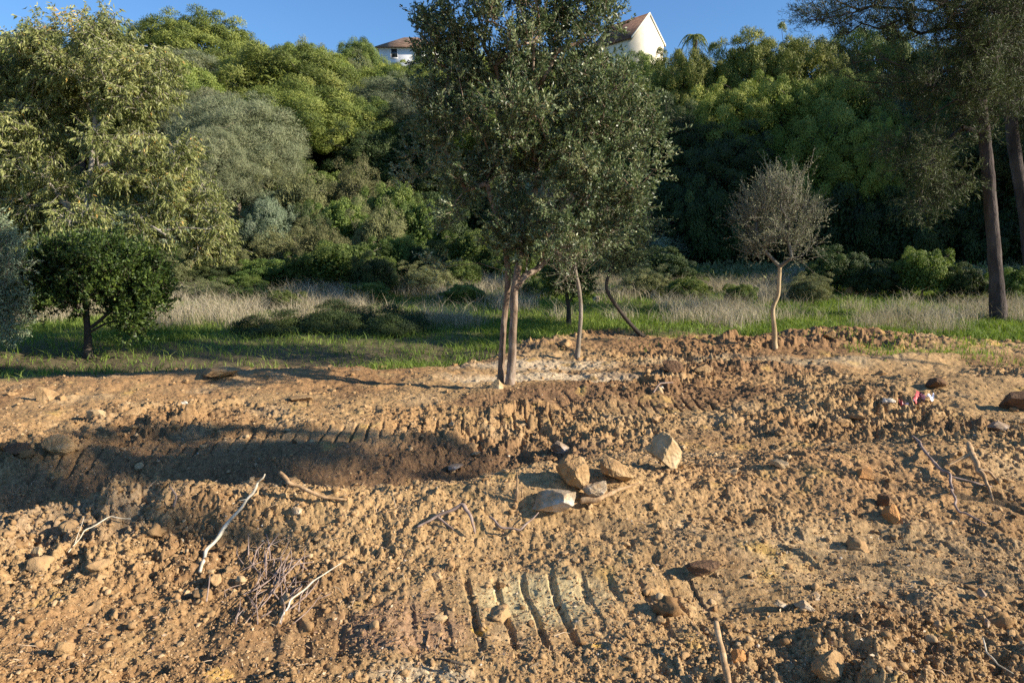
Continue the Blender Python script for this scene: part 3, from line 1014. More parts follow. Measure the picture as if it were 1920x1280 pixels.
def build_tree(name, label, cat, base, trunks, lobes, dist, depth, leafmat, bark, nclu, nsh, shlen, per, leafL, leafW,
               seed, rtip=.005, rmax=.07, up=.4, out=.6, rand=.8, down=0., droop=0., shell=.35, twigs=True, spread=.9, tspread=.2,
               bend=.12, seglen=.25, targets=None, trunk_sides=14, wob=.10, power=.5, group=None, bsides=6, twr=.0018, keepfrac=1.0, twigbark=None):
    rnd = np.random.default_rng(seed)
    base = np.asarray(base, float)
    root = thing(name, label, cat, base, 0, group)
    for i, (pts, r0, r1) in enumerate(trunks):
        pts = np.asarray(pts, float)
        L = np.concatenate([[0], np.cumsum(np.linalg.norm(np.diff(pts, axis=0), axis=1))])
        rad = r0 + (r1 - r0) * (L / L[-1])
        if pts[0][2] < base[2] + .3:
            rad = rad * (1 + .35 * np.exp(-L / (r0 * 2.2)))
        V, F, T = tube(pts, rad, trunk_sides, wob, seed + i, step=max(r0 * .5, .03))
        mesh('trunk', local(V, base), [F, T], bark, root, smooth=True)
    tg = lobe_points(lobes, nclu, dist, depth, rnd, shell) if targets is None else targets
    P, parent, ends, nt_ = skeleton(trunks, tg, rnd, seglen, bend)
    starts = [i for i in range(nt_) if parent[i] < 0]
    own = np.zeros(len(P), int)
    for i in range(len(P)):
        own[i] = starts.index(i) if parent[i] < 0 else own[parent[i]]
    bV, bF = branch_mesh(P, parent, ends, nt_, rtip, rmax, power, bsides)
    bidx = np.arange(nt_, len(P))
    bidx = bidx[parent[bidx] >= 0]
    bown = own[bidx]
    C = P[ends]
    cown = own[ends]
    cen = tg.mean(0) - np.array([0, 0, .25 * (tg[:, 2].max() - tg[:, 2].min())])
    A, D, L = shoots(C, nsh, shlen, cen, rnd, up, out, rand, droop)
    sown = np.repeat(cown, nsh)
    for i in range(len(starts)):
        mb = np.flatnonzero(bown == i)
        if not len(mb):
            continue
        ps_ = [(bV.reshape(-1, 2 * bsides, 3)[mb].reshape(-1, 3), [(bF.reshape(-1, bsides, 4)[mb] - (mb * 2 * bsides)[:, None, None] + (np.arange(len(mb)) * 2 * bsides)[:, None, None]).reshape(-1, 4)])]
        ms = sown == i
        if twigs and ms.any():
            tV, tF = prisms(A[ms], A[ms] + D[ms] * L[ms][:, None], twr * 1.6, twr * .6, 3)
            ps_.append((tV, [tF]))
        V, F = join(ps_)
        mesh('branches', local(V, base), F, twigbark or bark, root, smooth=True)
    ct = np.repeat(rnd.normal(.45, .16, len(C)), nsh) + rnd.normal(0, .08, len(A))
    V, F, t = foliate(A, D, L, per, leafL, leafW, rnd, spread, .2, down, ct, tspread)
    mesh('crown', local(V, base), F, leafmat, root, attrs={'tint': t})
    return root


# --- the main tree with its double trunk
DM = 7.95
b0 = on_ground(945, 722)
DM = b0[1]
A2 = lambda pts, d: [at(px, py, d + (e[0] if e else 0)) for px, py, *e in pts]
tr = [([at(939, 722, DM + .05), at(940, 690, DM + .05), at(944, 610, DM + .05), at(950, 560, DM + .05), at(952, 510, DM + .03), at(945, 450, DM), at(930, 400, DM - .05), at(912, 345, DM - .1)], .036, .026),
      ([at(955, 730, DM - .05), at(959, 690, DM - .05), at(962, 620, DM - .05), at(965, 545, DM - .05), at(972, 500, DM - .02), at(985, 440, DM + .1), at(1000, 380, DM + .2), at(1010, 300, DM + .2)], .047, .026),
      ([at(967, 540, DM - .05), at(985, 517, DM - .02), at(1012, 500, DM + .05), at(1050, 450, DM + .2), at(1090, 380, DM + .3)], .036, .022)]
lob = [(825, 90, 38, 90), (808, 220, 34, 80), (850, 385, 45, 50), (865, 60, 62, 110), (960, 60, 100, 120), (1070, 60, 65, 130), (855, 210, 62, 100), (950, 220, 105, 120), (1060, 230, 105, 120), (1145, 185, 65, 85),
       (1195, 300, 38, 80), (905, 330, 65, 65), (1010, 350, 70, 60), (1110, 340, 85, 75), (1140, 420, 45, 45), (968, 425, 50, 50), (990, -90, 160, 100), (822, 495, 16, 20), (1175, 355, 50, 45), (972, 475, 35, 24),
       (800, 320, 35, 45, .6), (1010, 440, 50, 40, -.35), (925, 455, 30, 35, -.2), (1075, 430, 50, 45, -.3), (990, 490, 28, 18, -.2), (1225, 250, 22, 40), (1122, 50, 32, 80), (1135, -30, 40, 60)]
build_tree('leafy_tree', 'tall full crowned dark green tree with a double trunk in the centre of the dirt', 'tree', b0, tr, lob, DM, .95,
           M['olive_leaf'], M['bark_red'], 385, 15, .22, 23, .042, .0155, 101, rtip=.0035, rmax=.04, up=.55, out=.45, rand=.7, spread=.75, shell=.15, twr=.0016)

# --- pale sapling with the sparse grey crown
b = on_ground(1453, 653)
d = b[1]
tr = [([at(1453, 655, d), at(1452, 620, d), at(1449, 580, d), at(1459, 550, d), at(1462, 500, d)], .034, .026)]
lob = [(1458, 405, 60, 78), (1496, 412, 37, 54), (1421, 412, 35, 52), (1462, 364, 50, 42), (1488, 462, 33, 28), (1428, 462, 28, 26)]
build_tree('sparse_tree', 'small pale trunked tree with a nearly bare grey twiggy round crown', 'tree', b, tr, lob, d, .65,
           M['bare_leaf'], M['bark_tan'], 105, 12, .27, 10, .036, .012, 102, rtip=.0036, rmax=.028, up=.75, out=.6, rand=.6, spread=.8, shell=.2, twr=.0022, twigbark=M['bark_ash'])

# --- slender crooked sapling
b = on_ground(1082, 672)
d = b[1]
tr = [([at(1082, 674, d), at(1086, 630, d), at(1089, 590, d), at(1087, 550, d), at(1078, 500, d), at(1076, 470, d), at(1068, 420, d)], .031, .018)]
lob = [(1075, 440, 60, 60), (1040, 410, 45, 45), (1110, 420, 55, 45), (1070, 500, 35, 40)]
build_tree('slender_tree', 'slender crooked young tree with thin twiggy crown behind the double trunk', 'tree', b, tr, lob, d, .6,
           M['olive_leaf'], M['bark_grey'], 80, 11, .28, 8, .038, .012, 103, rtip=.003, rmax=.02, up=.5, rand=.8, twr=.0026)

# --- small dark sapling behind
b = on_ground(1066, 612)
d = b[1]
tr = [([at(1066, 614, d), at(1066, 580, d), at(1063, 550, d), at(1062, 500, d)], .045, .025), ([at(1065, 570, d), at(1080, 545, d), at(1090, 520, d)], .025, .015)]
lob = [(1062, 505, 28, 45), (1082, 520, 25, 35), (1045, 520, 18, 30)]
build_tree('small_dark_tree', 'small dark leaved tree standing farther off between two slender trunks', 'tree', b, tr, lob, d, .6,
           M['olive_dark'], M['bark_dark'], 60, 10, .28, 14, .055, .022, 104, rtip=.004, rmax=.02)

# --- leaning dark curved tree
b = on_ground(1203, 630)
d = b[1]
tr = [([at(1206, 632, d), at(1180, 605, d), at(1150, 565, d), at(1137, 537, d), at(1146, 500, d), at(1150, 460, d)], .036, .022)]
lob = [(1150, 440, 50, 50), (1185, 430, 40, 50), (1120, 420, 40, 40), (1170, 480, 40, 25)]
build_tree('leaning_tree', 'dark thin tree leaning left with a hooked curve right of the main tree', 'tree', b, tr, lob, d, .8,
           M['olive_leaf'], M['bark_dark'], 90, 11, .3, 12, .05, .018, 105, rtip=.004, rmax=.02)

# --- round dark tree at left
b = on_ground(166, 668)
d = b[1]
tr = [([at(166, 672, d), at(164, 620, d), at(162, 590, d), at(160, 540, d)], .052, .035), ([at(164, 618, d), at(182, 605, d), at(205, 585, d), at(240, 550, d)], .028, .016),
      ([at(165, 625, d), at(195, 608, d), at(225, 600, d)], .020, .012)]
lob = [(135, 505, 60, 32), (200, 495, 70, 35), (258, 520, 40, 40), (110, 548, 50, 32), (190, 552, 70, 35), (255, 580, 35, 40), (90, 525, 30, 32), (65, 575, 22, 16), (170, 475, 50, 18), (285, 550, 24, 28), (255, 618, 22, 12)]
build_tree('round_tree', 'small spreading dark green tree standing in shade at the left', 'tree', b, tr, lob, d, .9,
           M['olive_dark'], M['bark_dark'], 260, 13, .24, 18, .055, .022, 106, rtip=.004, rmax=.03, up=.7, out=.5, rand=.6, spread=.7)

# --- silvery olive cut by the left border
d = 9.6
bx = at(-70, 690, d)
b = np.array([bx[0], d, float(macro(bx[0], d))])
tr = [([b - [0, 0, .05], b + [0, 0, .5], b + [.05, 0, 1.0]], .09, .06)]
lob = [(-50, 520, 80, 80), (0, 500, 35, 70), (10, 590, 28, 50), (-60, 600, 80, 55), (-40, 450, 50, 50)]
build_tree('olive_tree', 'silvery grey green olive cut off by the left border', 'tree', b, tr, lob, d, .7,
           M['silver_leaf'], M['bark_grey'], 170, 13, .24, 18, .045, .012, 107, rtip=.004, rmax=.03, up=.5)

# --- eucalyptus behind left
d = 20.0
bx = at(165, 560, d)
b = np.array([bx[0], d, float(macro(bx[0], d))])
tr = [([b - [0, 0, .1], at(160, 480, d), at(155, 430, d), at(166, 370, d), at(172, 300, d), at(176, 250, d), at(184, 180, d)], .105, .05),
      ([at(158, 440, d), at(200, 415, d - .3), at(250, 408, d - .6), at(310, 440, d - 1)], .06, .03),
      ([at(176, 250, d), at(200, 225, d), at(240, 200, d), at(270, 170, d)], .07, .04),
      ([at(160, 440, d), at(120, 380, d + .4), at(80, 330, d + .6), at(40, 300, d + .6)], .09, .05)]
lob = [(185, 60, 30, 30), (120, 110, 90, 45), (210, 120, 90, 55), (50, 160, 60, 55), (250, 180, 60, 45), (150, 180, 50, 35, 1.2), (20, 130, 50, 40), (90, 230, 75, 40), (215, 270, 45, 35, 1.5),
       (300, 300, 60, 45), (10, 260, 60, 45), (60, 320, 70, 45), (250, 340, 70, 40), (340, 360, 55, 35), (110, 385, 65, 30, 1.4), (310, 420, 70, 45), (390, 430, 38, 50), (30, 400, 60, 40), (225, 455, 40, 25, 1.0), (-40, 330, 60, 160),
       (230, 470, 50, 30), (145, 405, 45, 26, -1.6), (188, 255, 22, 26, -1.3)]
build_tree('eucalyptus_tree', 'large yellow green drooping tree with a pale peeling trunk filling the upper left', 'tree', b, tr, lob, d, 1.9,
           M['euca_leaf'], M['bark_white'], 470, 15, .50, 18, .135, .034, 108, rtip=.010, rmax=.09, up=.25, out=.4, rand=.6, down=1.1, droop=.55, shell=.45, spread=.55, twr=.004, seglen=.5, tspread=.16)


# --- pines: needle masses on rounded clumps, shared as prototypes
def pine_proto(seed, Rx, Rz, nclump, crad, per, bl, bw, lean=0., fill=.25, dome=1.0, ragged=.1, inner=5000):
    rnd = np.random.default_rng(seed)
    kf = np.arange(nclump) + .5
    zf = 1 - (1.25 + .55 * (1 - dome)) * kf / nclump
    ph = kf * 2.39996 + rnd.normal(0, .25, nclump)
    rf = np.sqrt(np.clip(1 - zf * zf, 0, 1))
    u = norm(np.stack([rf * np.cos(ph), rf * np.sin(ph), zf], 1) + rnd.normal(size=(nclump, 3)) * .09)
    rad = 1 - fill * rnd.random(nclump) ** 1.5
    bumpy = 1 + ragged * n3(u * 2, 1.0, seed + 5) * 2
    C = u * (rad * bumpy)[:, None] * np.array([Rx, Rx, Rz])
    cr = crad * rnd.uniform(.6, 1.25, nclump)
    q = norm(rnd.normal(size=(nclump, per, 3)))
    nn = norm(u * np.array([1, 1, Rx / Rz]) + np.array([0, 0, .35]))[:, None]
    dt = (q * nn).sum(-1, keepdims=True)
    q = np.where(dt < -.15, q - 2 * dt * nn, q)
    rr_ = rnd.uniform(.55, 1.08, (nclump, per, 1))
    P = (C[:, None] + q * rr_ * cr[:, None, None]).reshape(-1, 3)
    D = norm(q.reshape(-1, 3) * .8 + rnd.normal(size=(nclump * per, 3)) * .55 + np.array([0, 0, .45]))
    n = len(P)
    N = norm(q.reshape(-1, 3) * .9 + np.repeat(u, per, 0) * .25 + rnd.normal(size=(n, 3)) * .26)
    D = D - N * (D * N).sum(1, keepdims=True) * .75
    D = norm(D)
    S = norm(np.cross(D, N))
    L_, W_ = (bl * rnd.uniform(.6, 1.3, n))[:, None], (bw * rnd.uniform(.7, 1.3, n))[:, None]
    mid = P + D * L_ * .45
    V = np.stack([P, mid + S * W_ * .5, P + D * L_, mid - S * W_ * .5], 1).reshape(-1, 3)
    F = np.arange(n * 4).reshape(n, 4)
    ct = np.repeat(rnd.normal(.45, .17, nclump), per)
    t = np.repeat(np.clip(ct + rnd.normal(0, .15, n), 0, 1), 4)
    ni = inner
    w = norm(rnd.normal(size=(ni, 3)))
    w[:, 2] = np.where(w[:, 2] < -.45, -w[:, 2], w[:, 2])
    Pi = w * rnd.uniform(.66, .84, (ni, 1)) * np.array([Rx, Rx, Rz])
    Vi, Fi = leaf_quads(Pi, norm(rnd.normal(size=(ni, 3)) + w * .3), bl * 2.2, bw * 2.6, .05)
    V, F = join([(V, [F]), (Vi, [Fi])])
    t = np.concatenate([t, np.repeat(np.clip(rnd.normal(.35, .15, ni), 0, 1), 4)])
    return C, V, F[0], t


PROTO = {}


def make_proto(key, seed, Rx, Rz, th, nclump, crad, per, bl, bw, leafm, bark, name='pine_tree', **kw):
    """real-size prototype standing at the origin: crown centre at height th"""
    C, V, F, t = pine_proto(seed, Rx, Rz, nclump, crad, per, bl, bw, **kw)
    V = V + np.array([0, 0, th])
    C = C + np.array([0, 0, th])
    root = thing(name, None, None)
    rnd = np.random.default_rng(seed + 1)
    top = np.array([rnd.normal(0, .1) * Rx, rnd.normal(0, .1) * Rx, th + .2 * Rz])
    pts = [np.array([0, 0, -.4]), np.array([rnd.normal(0, .06), rnd.normal(0, .06), th * .4]), top]
    r0 = max(.04, .045 * Rx)
    tV, tF, tT = tube(pts, [r0, r0 * .8, r0 * .5], 10, .08, seed, step=.3)
    sel = C[rnd.choice(len(C), min(len(C), 60), replace=False)]
    P, parent, ends, nt_ = skeleton([(pts, r0, r0 * .5)], sel, rnd, .7, .08)
    bV, bF = branch_mesh(P, parent, ends, nt_, r0 * .09, r0 * .5, .5, 5)
    wV, wF = join([(tV, [tF, tT]), (bV, [bF])])
    mesh('trunk', wV, wF, bark, root, smooth=True)
    mesh('crown', V, F, leafm, root, attrs={'tint': t})
    PROTO[key] = dict(root=root, used=False, h=th + Rz, w=Rx, kids=list(root.children))
    return root


def place(key, px, ptop, wpx, dist, label, cat, group=None, rz=None, sy=None, sink=0., name=None, squash=None):
    """stand a copy on the terrain so that its crown shows wpx wide with its top at photo row ptop"""
    pr = PROTO[key]
    rnd = np.random.default_rng(int(px * 7 + ptop * 13 + dist * 101))
    top = at(px, ptop, dist)
    gz = float(macro(top[0], dist)) - sink
    sxy = wpx * dist / FPX / 2 / pr['w']
    sz = (top[2] - gz) / pr['h']
    sq_ = squash or (.78 if key.startswith('dome') or key in ('grey', 'tall') else .45)
    if sz < sxy * sq_:
        gz = top[2] - pr['h'] * sxy * sq_
        sz = sxy * sq_
    return put(key, (top[0], dist, gz), (sxy, (sy or 1) * sxy, sz), rnd.uniform(0, 6.28) if rz is None else rz, label, cat, group, name)


def put(key, loc, sc, rz, label, cat, group=None, name=None):
    pr = PROTO[key]
    if pr['used']:
        r = pr['root'].copy()
        COL.objects.link(r)
        for k in ('label', 'category', 'group'):
            if k in r.keys():
                del r[k]
        for ch in pr['kids']:
            c = ch.copy()
            COL.objects.link(c)
            c.parent = r
    else:
        r = pr['root']
        pr['used'] = True
    if name:
        r.name = name
    r.location = [float(v) for v in loc]
    r.scale = [float(v) for v in sc]
    r.rotation_euler = (0, 0, rz)
    return tag(r, label, cat, group)


make_proto('dome', 201, 4.0, 3.6, 4.4, 250, .50, 400, .17, .034, M['pine_leaf'], M['bark_pine'], ragged=.16, dome=.75)
make_proto('dome2', 202, 4.0, 3.6, 4.4, 150, .64, 620, .17, .034, M['pine_leaf'], M['bark_pine'], ragged=.28, dome=.75)
make_proto('dome3', 203, 4.0, 3.9, 4.3, 270, .48, 350, .17, .034, M['pine_yellow'], M['bark_pine'], ragged=.22, fill=.4, dome=.65)
make_proto('tall', 204, 3.0, 4.4, 5.0, 250, .44, 320, .15, .028, M['pine_shaded'], M['bark_pine'], ragged=.35, fill=.5, dome=.5)
make_proto('grey', 205, 3.0, 3.4, 3.6, 420, .42, 210, .19, .018, M['pine_grey'], M['bark_grey'], ragged=.14, fill=.35, dome=.6, name='grey_tree')
make_proto('shrub', 211, 1.0, .85, .55, 110, .17, 330, .046, .022, M['shrub_leaf'], M['bark_grey'], ragged=.4, fill=.5, dome=.7, name='shrub')
make_proto('shrub_dry', 212, 1.0, .9, .5, 130, .16, 220, .06, .012, M['shrub_dry'], M['bark_grey'], ragged=.45, fill=.6, dome=.7, name='shrub')
make_proto('shrub_dark', 213, 1.0, .8, .5, 110, .17, 330, .046, .022, M['shrub_dark'], M['bark_dark'], ragged=.4, fill=.5, dome=.7, name='shrub')
make_proto('standard', 216, 1.0, .8, 4.9, 46, .27, 330, .07, .03, M['pine_leaf'], M['bark_dark'], ragged=.5, dome=.6, fill=.6, inner=60)  # thin stem with a small crown, built to cast shadow from out of view
make_proto('hedge', 215, 1.0, .8, .5, 110, .27, 520, .042, .02, M['shrub_dark'], M['bark_dark'], ragged=.3, fill=.5, dome=.7, name='shrub')
make_proto('shrub_silver', 214, 1.0, .95, .6, 120, .17, 280, .046, .013, M['silver_leaf'], M['bark_grey'], ragged=.3, fill=.5, dome=.7, name='shrub')

G1 = 'pines on the hillside'
place('dome', 365, 36, 245, 60, 'broad rounded umbrella pine standing out on the skyline at left', 'pine tree', G1)
place('dome', 60, 62, 190, 62, 'low pine crown on the skyline at the top left corner', 'pine tree', G1)
place('dome', 190, 45, 120, 64, 'pine crown peeping over the yellow green drooping tree', 'pine tree', G1)
place('dome3', 310, 100, 220, 45, 'bright green pine just right of the drooping tree below the skyline pine', 'pine tree', G1)
place('dome2', 545, 108, 280, 48, 'wide dark clumpy pine in the middle of the left hillside', 'pine tree', G1)
place('grey', 440, 185, 245, 32, 'grey green feathery tree below the dark clumpy pine', 'tree', None)
place('grey', 395, 240, 150, 29, 'smaller grey green feathery tree tucked at the left foot of the large one', 'tree', None)
place('dome2', 676, 82, 105, 88, 'dark pine crown touching the left corner of the white house', 'pine tree', G1)
place('dome', 560, 90, 130, 92, 'low skyline pine between umbrella pine and the white house', 'pine tree', G1)
place('dome', 500, 96, 90, 96, 'small skyline pine next to the umbrella pine', 'pine tree', G1)
place('dome', 738, 124, 110, 72, 'green pine right in front of the white house', 'pine tree', G1)
place('shrub_dry', 655, 118, 110, 66, 'pale dry scrub high on the slope below the white house', 'shrub', None)
place('shrub_dry', 600, 112, 110, 70, 'dry scrub on the ridge left of the pale scrub', 'shrub', None)
place('dome3', 725, 165, 150, 54, 'green pine halfway up the slope at the left flank of the main crown', 'pine tree', G1)
place('dome', 640, 165, 140, 58, 'pine between the dark clumpy pine and the main crown', 'pine tree', G1)
place('tall', 700, 230, 170, 38, 'dark twiggy tree in shade behind the left side of the main crown', 'tree', None)
place('tall', 600, 240, 130, 42, 'dark pine in the shaded gap right of the feathery tree', 'pine tree', G1)
place('tall', 800, 200, 180, 40, 'dark tall pine hidden behind the left part of the main crown', 'pine tree', G1)
for (px, pt, w, dd, ky) in ((840, 100, 200, 70, 'dome'), (960, 100, 200, 74, 'dome'), (1080, 105, 200, 70, 'dome2'), (900, 190, 200, 50, 'dome2'), (1030, 200, 200, 48, 'tall'),
                            (1150, 180, 180, 50, 'dome2'), (1200, 110, 130, 72, 'dome')):
    place(ky, px, pt, w, dd, 'hillside pine showing only in gaps of the main tree crown', 'pine tree', 'pines hidden behind the main tree')
place('dome3', 1295, 92, 150, 44, 'lit pine crown directly below the palm', 'pine tree', G1)
place('dome3', 1400, 66, 190, 44, 'yellow green pine on the skyline right of the palm', 'pine tree', G1)
place('dome3', 1520, 70, 190, 43, 'yellow green pine on the skyline under the hanging branch tips', 'pine tree', G1)
place('dome2', 1640, 62, 190, 44, 'dark pine on the skyline under the hanging branches', 'pine tree', G1)
place('tall', 1760, 60, 200, 42, 'dark pine behind the foliage left of the right hand trunk', 'pine tree', G1)
place('tall', 1890, 60, 200, 42, 'dark pine behind the top of the right hand trunk', 'pine tree', G1)
place('dome3', 1350, 165, 190, 37, 'lit pine in second row right of the main crown', 'pine tree', G1)
place('dome3', 1460, 150, 200, 38, 'pine in second row above the sparse grey tree', 'pine tree', G1)
place('dome2', 1580, 150, 190, 37, 'pine in second row between sparse tree and right trunk', 'pine tree', G1)
place('tall', 1265, 190, 150, 35, 'dark pine in shade touching the right side of the main crown', 'pine tree', G1)
place('tall', 1360, 240, 160, 32, 'dark pine low in the shade left of the sparse grey tree', 'pine tree', G1)
place('dome3', 1560, 215, 200, 30, 'lighter green pine lit in patches right above the sparse tree', 'pine tree', G1)
place('dome3', 1640, 235, 130, 29, 'lit low pine at the edge of the dark hollow', 'pine tree', G1)
place('tall', 1710, 220, 190, 30, 'dark pine low behind the right hand trunk foliage', 'pine tree', G1)
place('tall', 1830, 230, 200, 29, 'dark pine between the two right hand trunks', 'pine tree', G1)
place('tall', 1950, 240, 200, 30, 'dark pine cut by the right border', 'pine tree', G1)
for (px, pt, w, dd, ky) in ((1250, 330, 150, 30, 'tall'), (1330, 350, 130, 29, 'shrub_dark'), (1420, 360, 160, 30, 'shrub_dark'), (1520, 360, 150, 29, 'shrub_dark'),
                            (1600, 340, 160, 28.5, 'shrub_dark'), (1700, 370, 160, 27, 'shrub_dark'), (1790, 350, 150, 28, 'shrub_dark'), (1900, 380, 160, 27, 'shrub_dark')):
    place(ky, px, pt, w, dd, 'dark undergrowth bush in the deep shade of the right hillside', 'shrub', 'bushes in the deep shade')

rn = np.random.default_rng(15)
kk = 0
for yy_ in (40, 48, 57, 67, 78, 90, 102):
    for px in np.arange(-140, 2100, 2300 / (24 - yy_ * .05)):
        dd = yy_ + rn.uniform(-3, 3)
        px_ = px + rn.uniform(-40, 40)
        x = (px_ - 960) / FPX * dd
        gz = float(macro(x, dd))
        hh = rn.uniform(4.2, 6.2)
        lim_ = 100 if px_ < 690 else (128 if px_ < 1260 else 92)
        zmax = at(px_, lim_, dd)[2]
        hh = min(hh, zmax - gz)
        if hh < 2.0:
            continue
        ky = ['dome', 'dome2', 'dome3', 'grey', 'dome'][rn.integers(0, 5)]
        pr = PROTO[ky]
        ww = hh * rn.uniform(.55, .75)
        put(ky, (x, dd, gz - .2), (ww / pr['w'], ww / pr['w'], (hh + .2) / pr['h']), rn.uniform(0, 6), 'woodland tree filling the hillside behind the nearer crowns', 'tree', 'woodland filling the hillside')

# shrubs on the left and middle slope
G2 = 'shrubs on the left slope'
SH = [('shrub_silver', 508, 375, 105, 24, 'rounded blue green shrub below the feathery grey tree'),
      ('shrub_dark', 575, 395, 90, 24.5, 'dark shrub right of the blue green one'),
      ('shrub', 640, 372, 120, 26, 'light green shrub high on the middle slope'),
      ('shrub_dry', 560, 330, 130, 29, 'dry brownish brush beneath the shaded gap'),
      ('shrub_dry', 665, 320, 120, 30, 'dry brush at upper middle slope near the dark twiggy tree'),
      ('shrub', 735, 345, 120, 27, 'green shrub beneath the dark twiggy tree'),
      ('shrub_dry', 715, 395, 110, 24, 'olive brown shrub in the middle of the slope'),
      ('shrub', 790, 375, 120, 25, 'green shrub left of the main trunk high up'),
      ('shrub_dark', 845, 400, 110, 25, 'dark shrub right behind the lower main crown'),
      ('shrub', 890, 430, 110, 23, 'light green shrub seen just left of the double trunk'),
      ('shrub', 650, 452, 165, 19, 'big bright green rounded bush left of the main trunk'),
      ('shrub_dark', 705, 480, 90, 18, 'dark bush at the right foot of the big bright bush'),
      ('shrub', 745, 440, 100, 21, 'green bush between big bright bush and main trunk'),
      ('shrub_dark', 805, 460, 90, 20.5, 'dark green bush left of the double trunk'),
      ('shrub_dry', 600, 430, 110, 22, 'dry grassy bush above the big bright bush'),
      ('shrub', 505, 485, 130, 20, 'trailing green bramble patch left of the big bright bush'),
      ('shrub_dark', 400, 495, 130, 20, 'dark bramble patch right of the round left tree'),
      ('shrub', 450, 515, 100, 18, 'low green bramble in front of the bramble patches'),
      ('shrub_dry', 410, 455, 130, 22, 'dry brush under the drooping branches of the yellow green tree'),
      ('shrub_dry', 520, 440, 110, 23, 'dry brush under the blue green shrub'),
      ('shrub_dark', 460, 420, 90, 24, 'dark shrub in the hollow right of the drooping tree'),
      ('shrub', 535, 545, 70, 15.5, 'small yellowish bush at the meadow edge'),
      ('shrub', 350, 545, 90, 18, 'green bush just right of the round left tree'),
      ('shrub', 60, 470, 140, 19, 'green bush behind the left border olive'),
      ('shrub_dry', 300, 480, 120, 19, 'dry bush behind the round left tree'),
      ('shrub', 960, 470, 110, 22, 'green shrub behind the double trunk'),
      ('shrub', 1050, 455, 120, 23, 'green shrub behind the slender tree'),
      ('shrub_dry', 1150, 470, 120, 23, 'dry shrub behind the leaning tree'),
      ('shrub_dark', 1240, 470, 120, 22, 'dark shrub at the shade edge right of the leaning tree'),
      ('shrub', 1735, 464, 105, 18.5, 'bright green leafy bush left of the right hand trunk'),
      ('shrub_dark', 1645, 494, 95, 19, 'low shaded bush left of the bright leafy bush'),
      ('shrub_dark', 1815, 500, 70, 18, 'low dark bush touching the right hand trunk'),
      ('shrub', 1905, 500, 90, 17, 'green bush at the right border'),
      ('shrub_dark', 1570, 470, 120, 20, 'shaded low bush behind the sparse tree'),
      ('hedge', 620, 584, 170, 12.8, 'low dark hedge like bush in shade beside the old track'),
      ('hedge', 730, 592, 150, 12.6, 'low dark bush right end of the shaded hedge'),
      ('hedge', 500, 606, 130, 12.5, 'low dark bush left end of the shaded hedge')]
SH += [('shrub', 585, 470, 90, 19.5, 'low green shrub touching the left side of the big bright bush'),
       ('shrub_dry', 800, 500, 110, 18.5, 'low olive shrub at the meadow edge left of the double trunk'),
       ('shrub', 868, 488, 80, 19.0, 'small green shrub close to the left of the double trunk'),
       ('shrub', 470, 538, 70, 16.8, 'small green bush out in the meadow at left'),
       ('shrub_dry', 390, 530, 110, 17.2, 'dry low bush in the meadow beside the round left tree'),
       ('shrub', 690, 528, 80, 16.8, 'small green mound in the meadow under the big bright bush'),
       ('shrub', 870, 532, 80, 16.5, 'leafy green weeds in the meadow left of the double trunk'),
       ('shrub', 1010, 520, 70, 17.5, 'green weed bush in the meadow just right of the double trunk'),
       ('shrub', 1290, 520, 90, 17.5, 'green weed bush in the meadow left of the sparse tree'),
       ('shrub_dry', 1210, 505, 100, 18.5, 'dry weed bush in the meadow right of the leaning tree'),
       ('shrub', 1390, 532, 70, 16.5, 'small green weeds beside the pale sapling stem'),
       ('shrub_dry', 1520, 520, 90, 17.5, 'dry weed bush right of the pale sapling stem')]
for ky, px, pt, w, dd, lb in SH:
    place(ky, px, pt, w, dd, lb, 'shrub', G2, squash=.55)
rn = np.random.default_rng(5)
for k in range(46):
    px, dd = rn.uniform(300, 1250), rn.uniform(25, 52)
    x = (px - 960) / FPX * dd
    gz = float(macro(x, dd))
    s = rn.uniform(1.1, 2.2)
    ky = ['shrub', 'shrub_dry', 'shrub_dark', 'shrub_silver'][rn.integers(0, 4)]
    put(ky, (x, dd, gz - .2), (s, s, s * rn.uniform(.7, 1.1)), rn.uniform(0, 6), 'scrub bush filling gaps between the hillside trees', 'shrub', 'scrub filling the slope')

# --- tall pine on the right with visible trunk
b = on_ground(1872, 602)
d = b[1]
tr = [([at(1873, 606, d), at(1868, 520, d), at(1860, 420, d), at(1850, 300, d), at(1840, 200, d), at(1825, 60, d), at(1815, -120, d)], .128, .085)]
lob = [(1560, 22, 85, 28), (1650, 30, 90, 40), (1740, 40, 80, 45), (1830, 50, 90, 60), (1880, 130, 60, 70), (1790, 150, 60, 45), (1700, 170, 80, 30), (1720, 290, 70, 50),
       (1780, 240, 60, 50), (1740, 370, 60, 40), (1850, -40, 80, 50), (1850, 190, 60, 40), (1760, 330, 40, 40), (1900, 20, 60, 60), (1610, 130, 60, 16), (1835, 150, 45, 50, -.7), (1830, 40, 45, 60, -.7)]
build_tree('pine_tree', 'tall pine with a bare grey trunk and hanging dark branches at the right', 'pine tree', b, tr, lob, d, 1.7,
           M['pine_shaded'], M['bark_pine'], 380, 11, .36, 24, .095, .0085, 109, rtip=.006, rmax=.06, up=.25, out=.5, rand=.6, spread=.75, shell=.3, twr=.003, seglen=.4, wob=.06)
d = 17.0
bx = at(1945, 560, d)
b = np.array([bx[0], d, float(macro(bx[0], d))])
tr = [([b - [0, 0, .1], at(1925, 420, d), at(1905, 300, d), at(1893, 200, d), at(1885, 100, d), at(1880, -100, d)], .155, .10)]
lob = [(1900, 60, 70, 60), (1950, 120, 70, 70), (1890, -40, 70, 50), (1960, 220, 50, 40)]
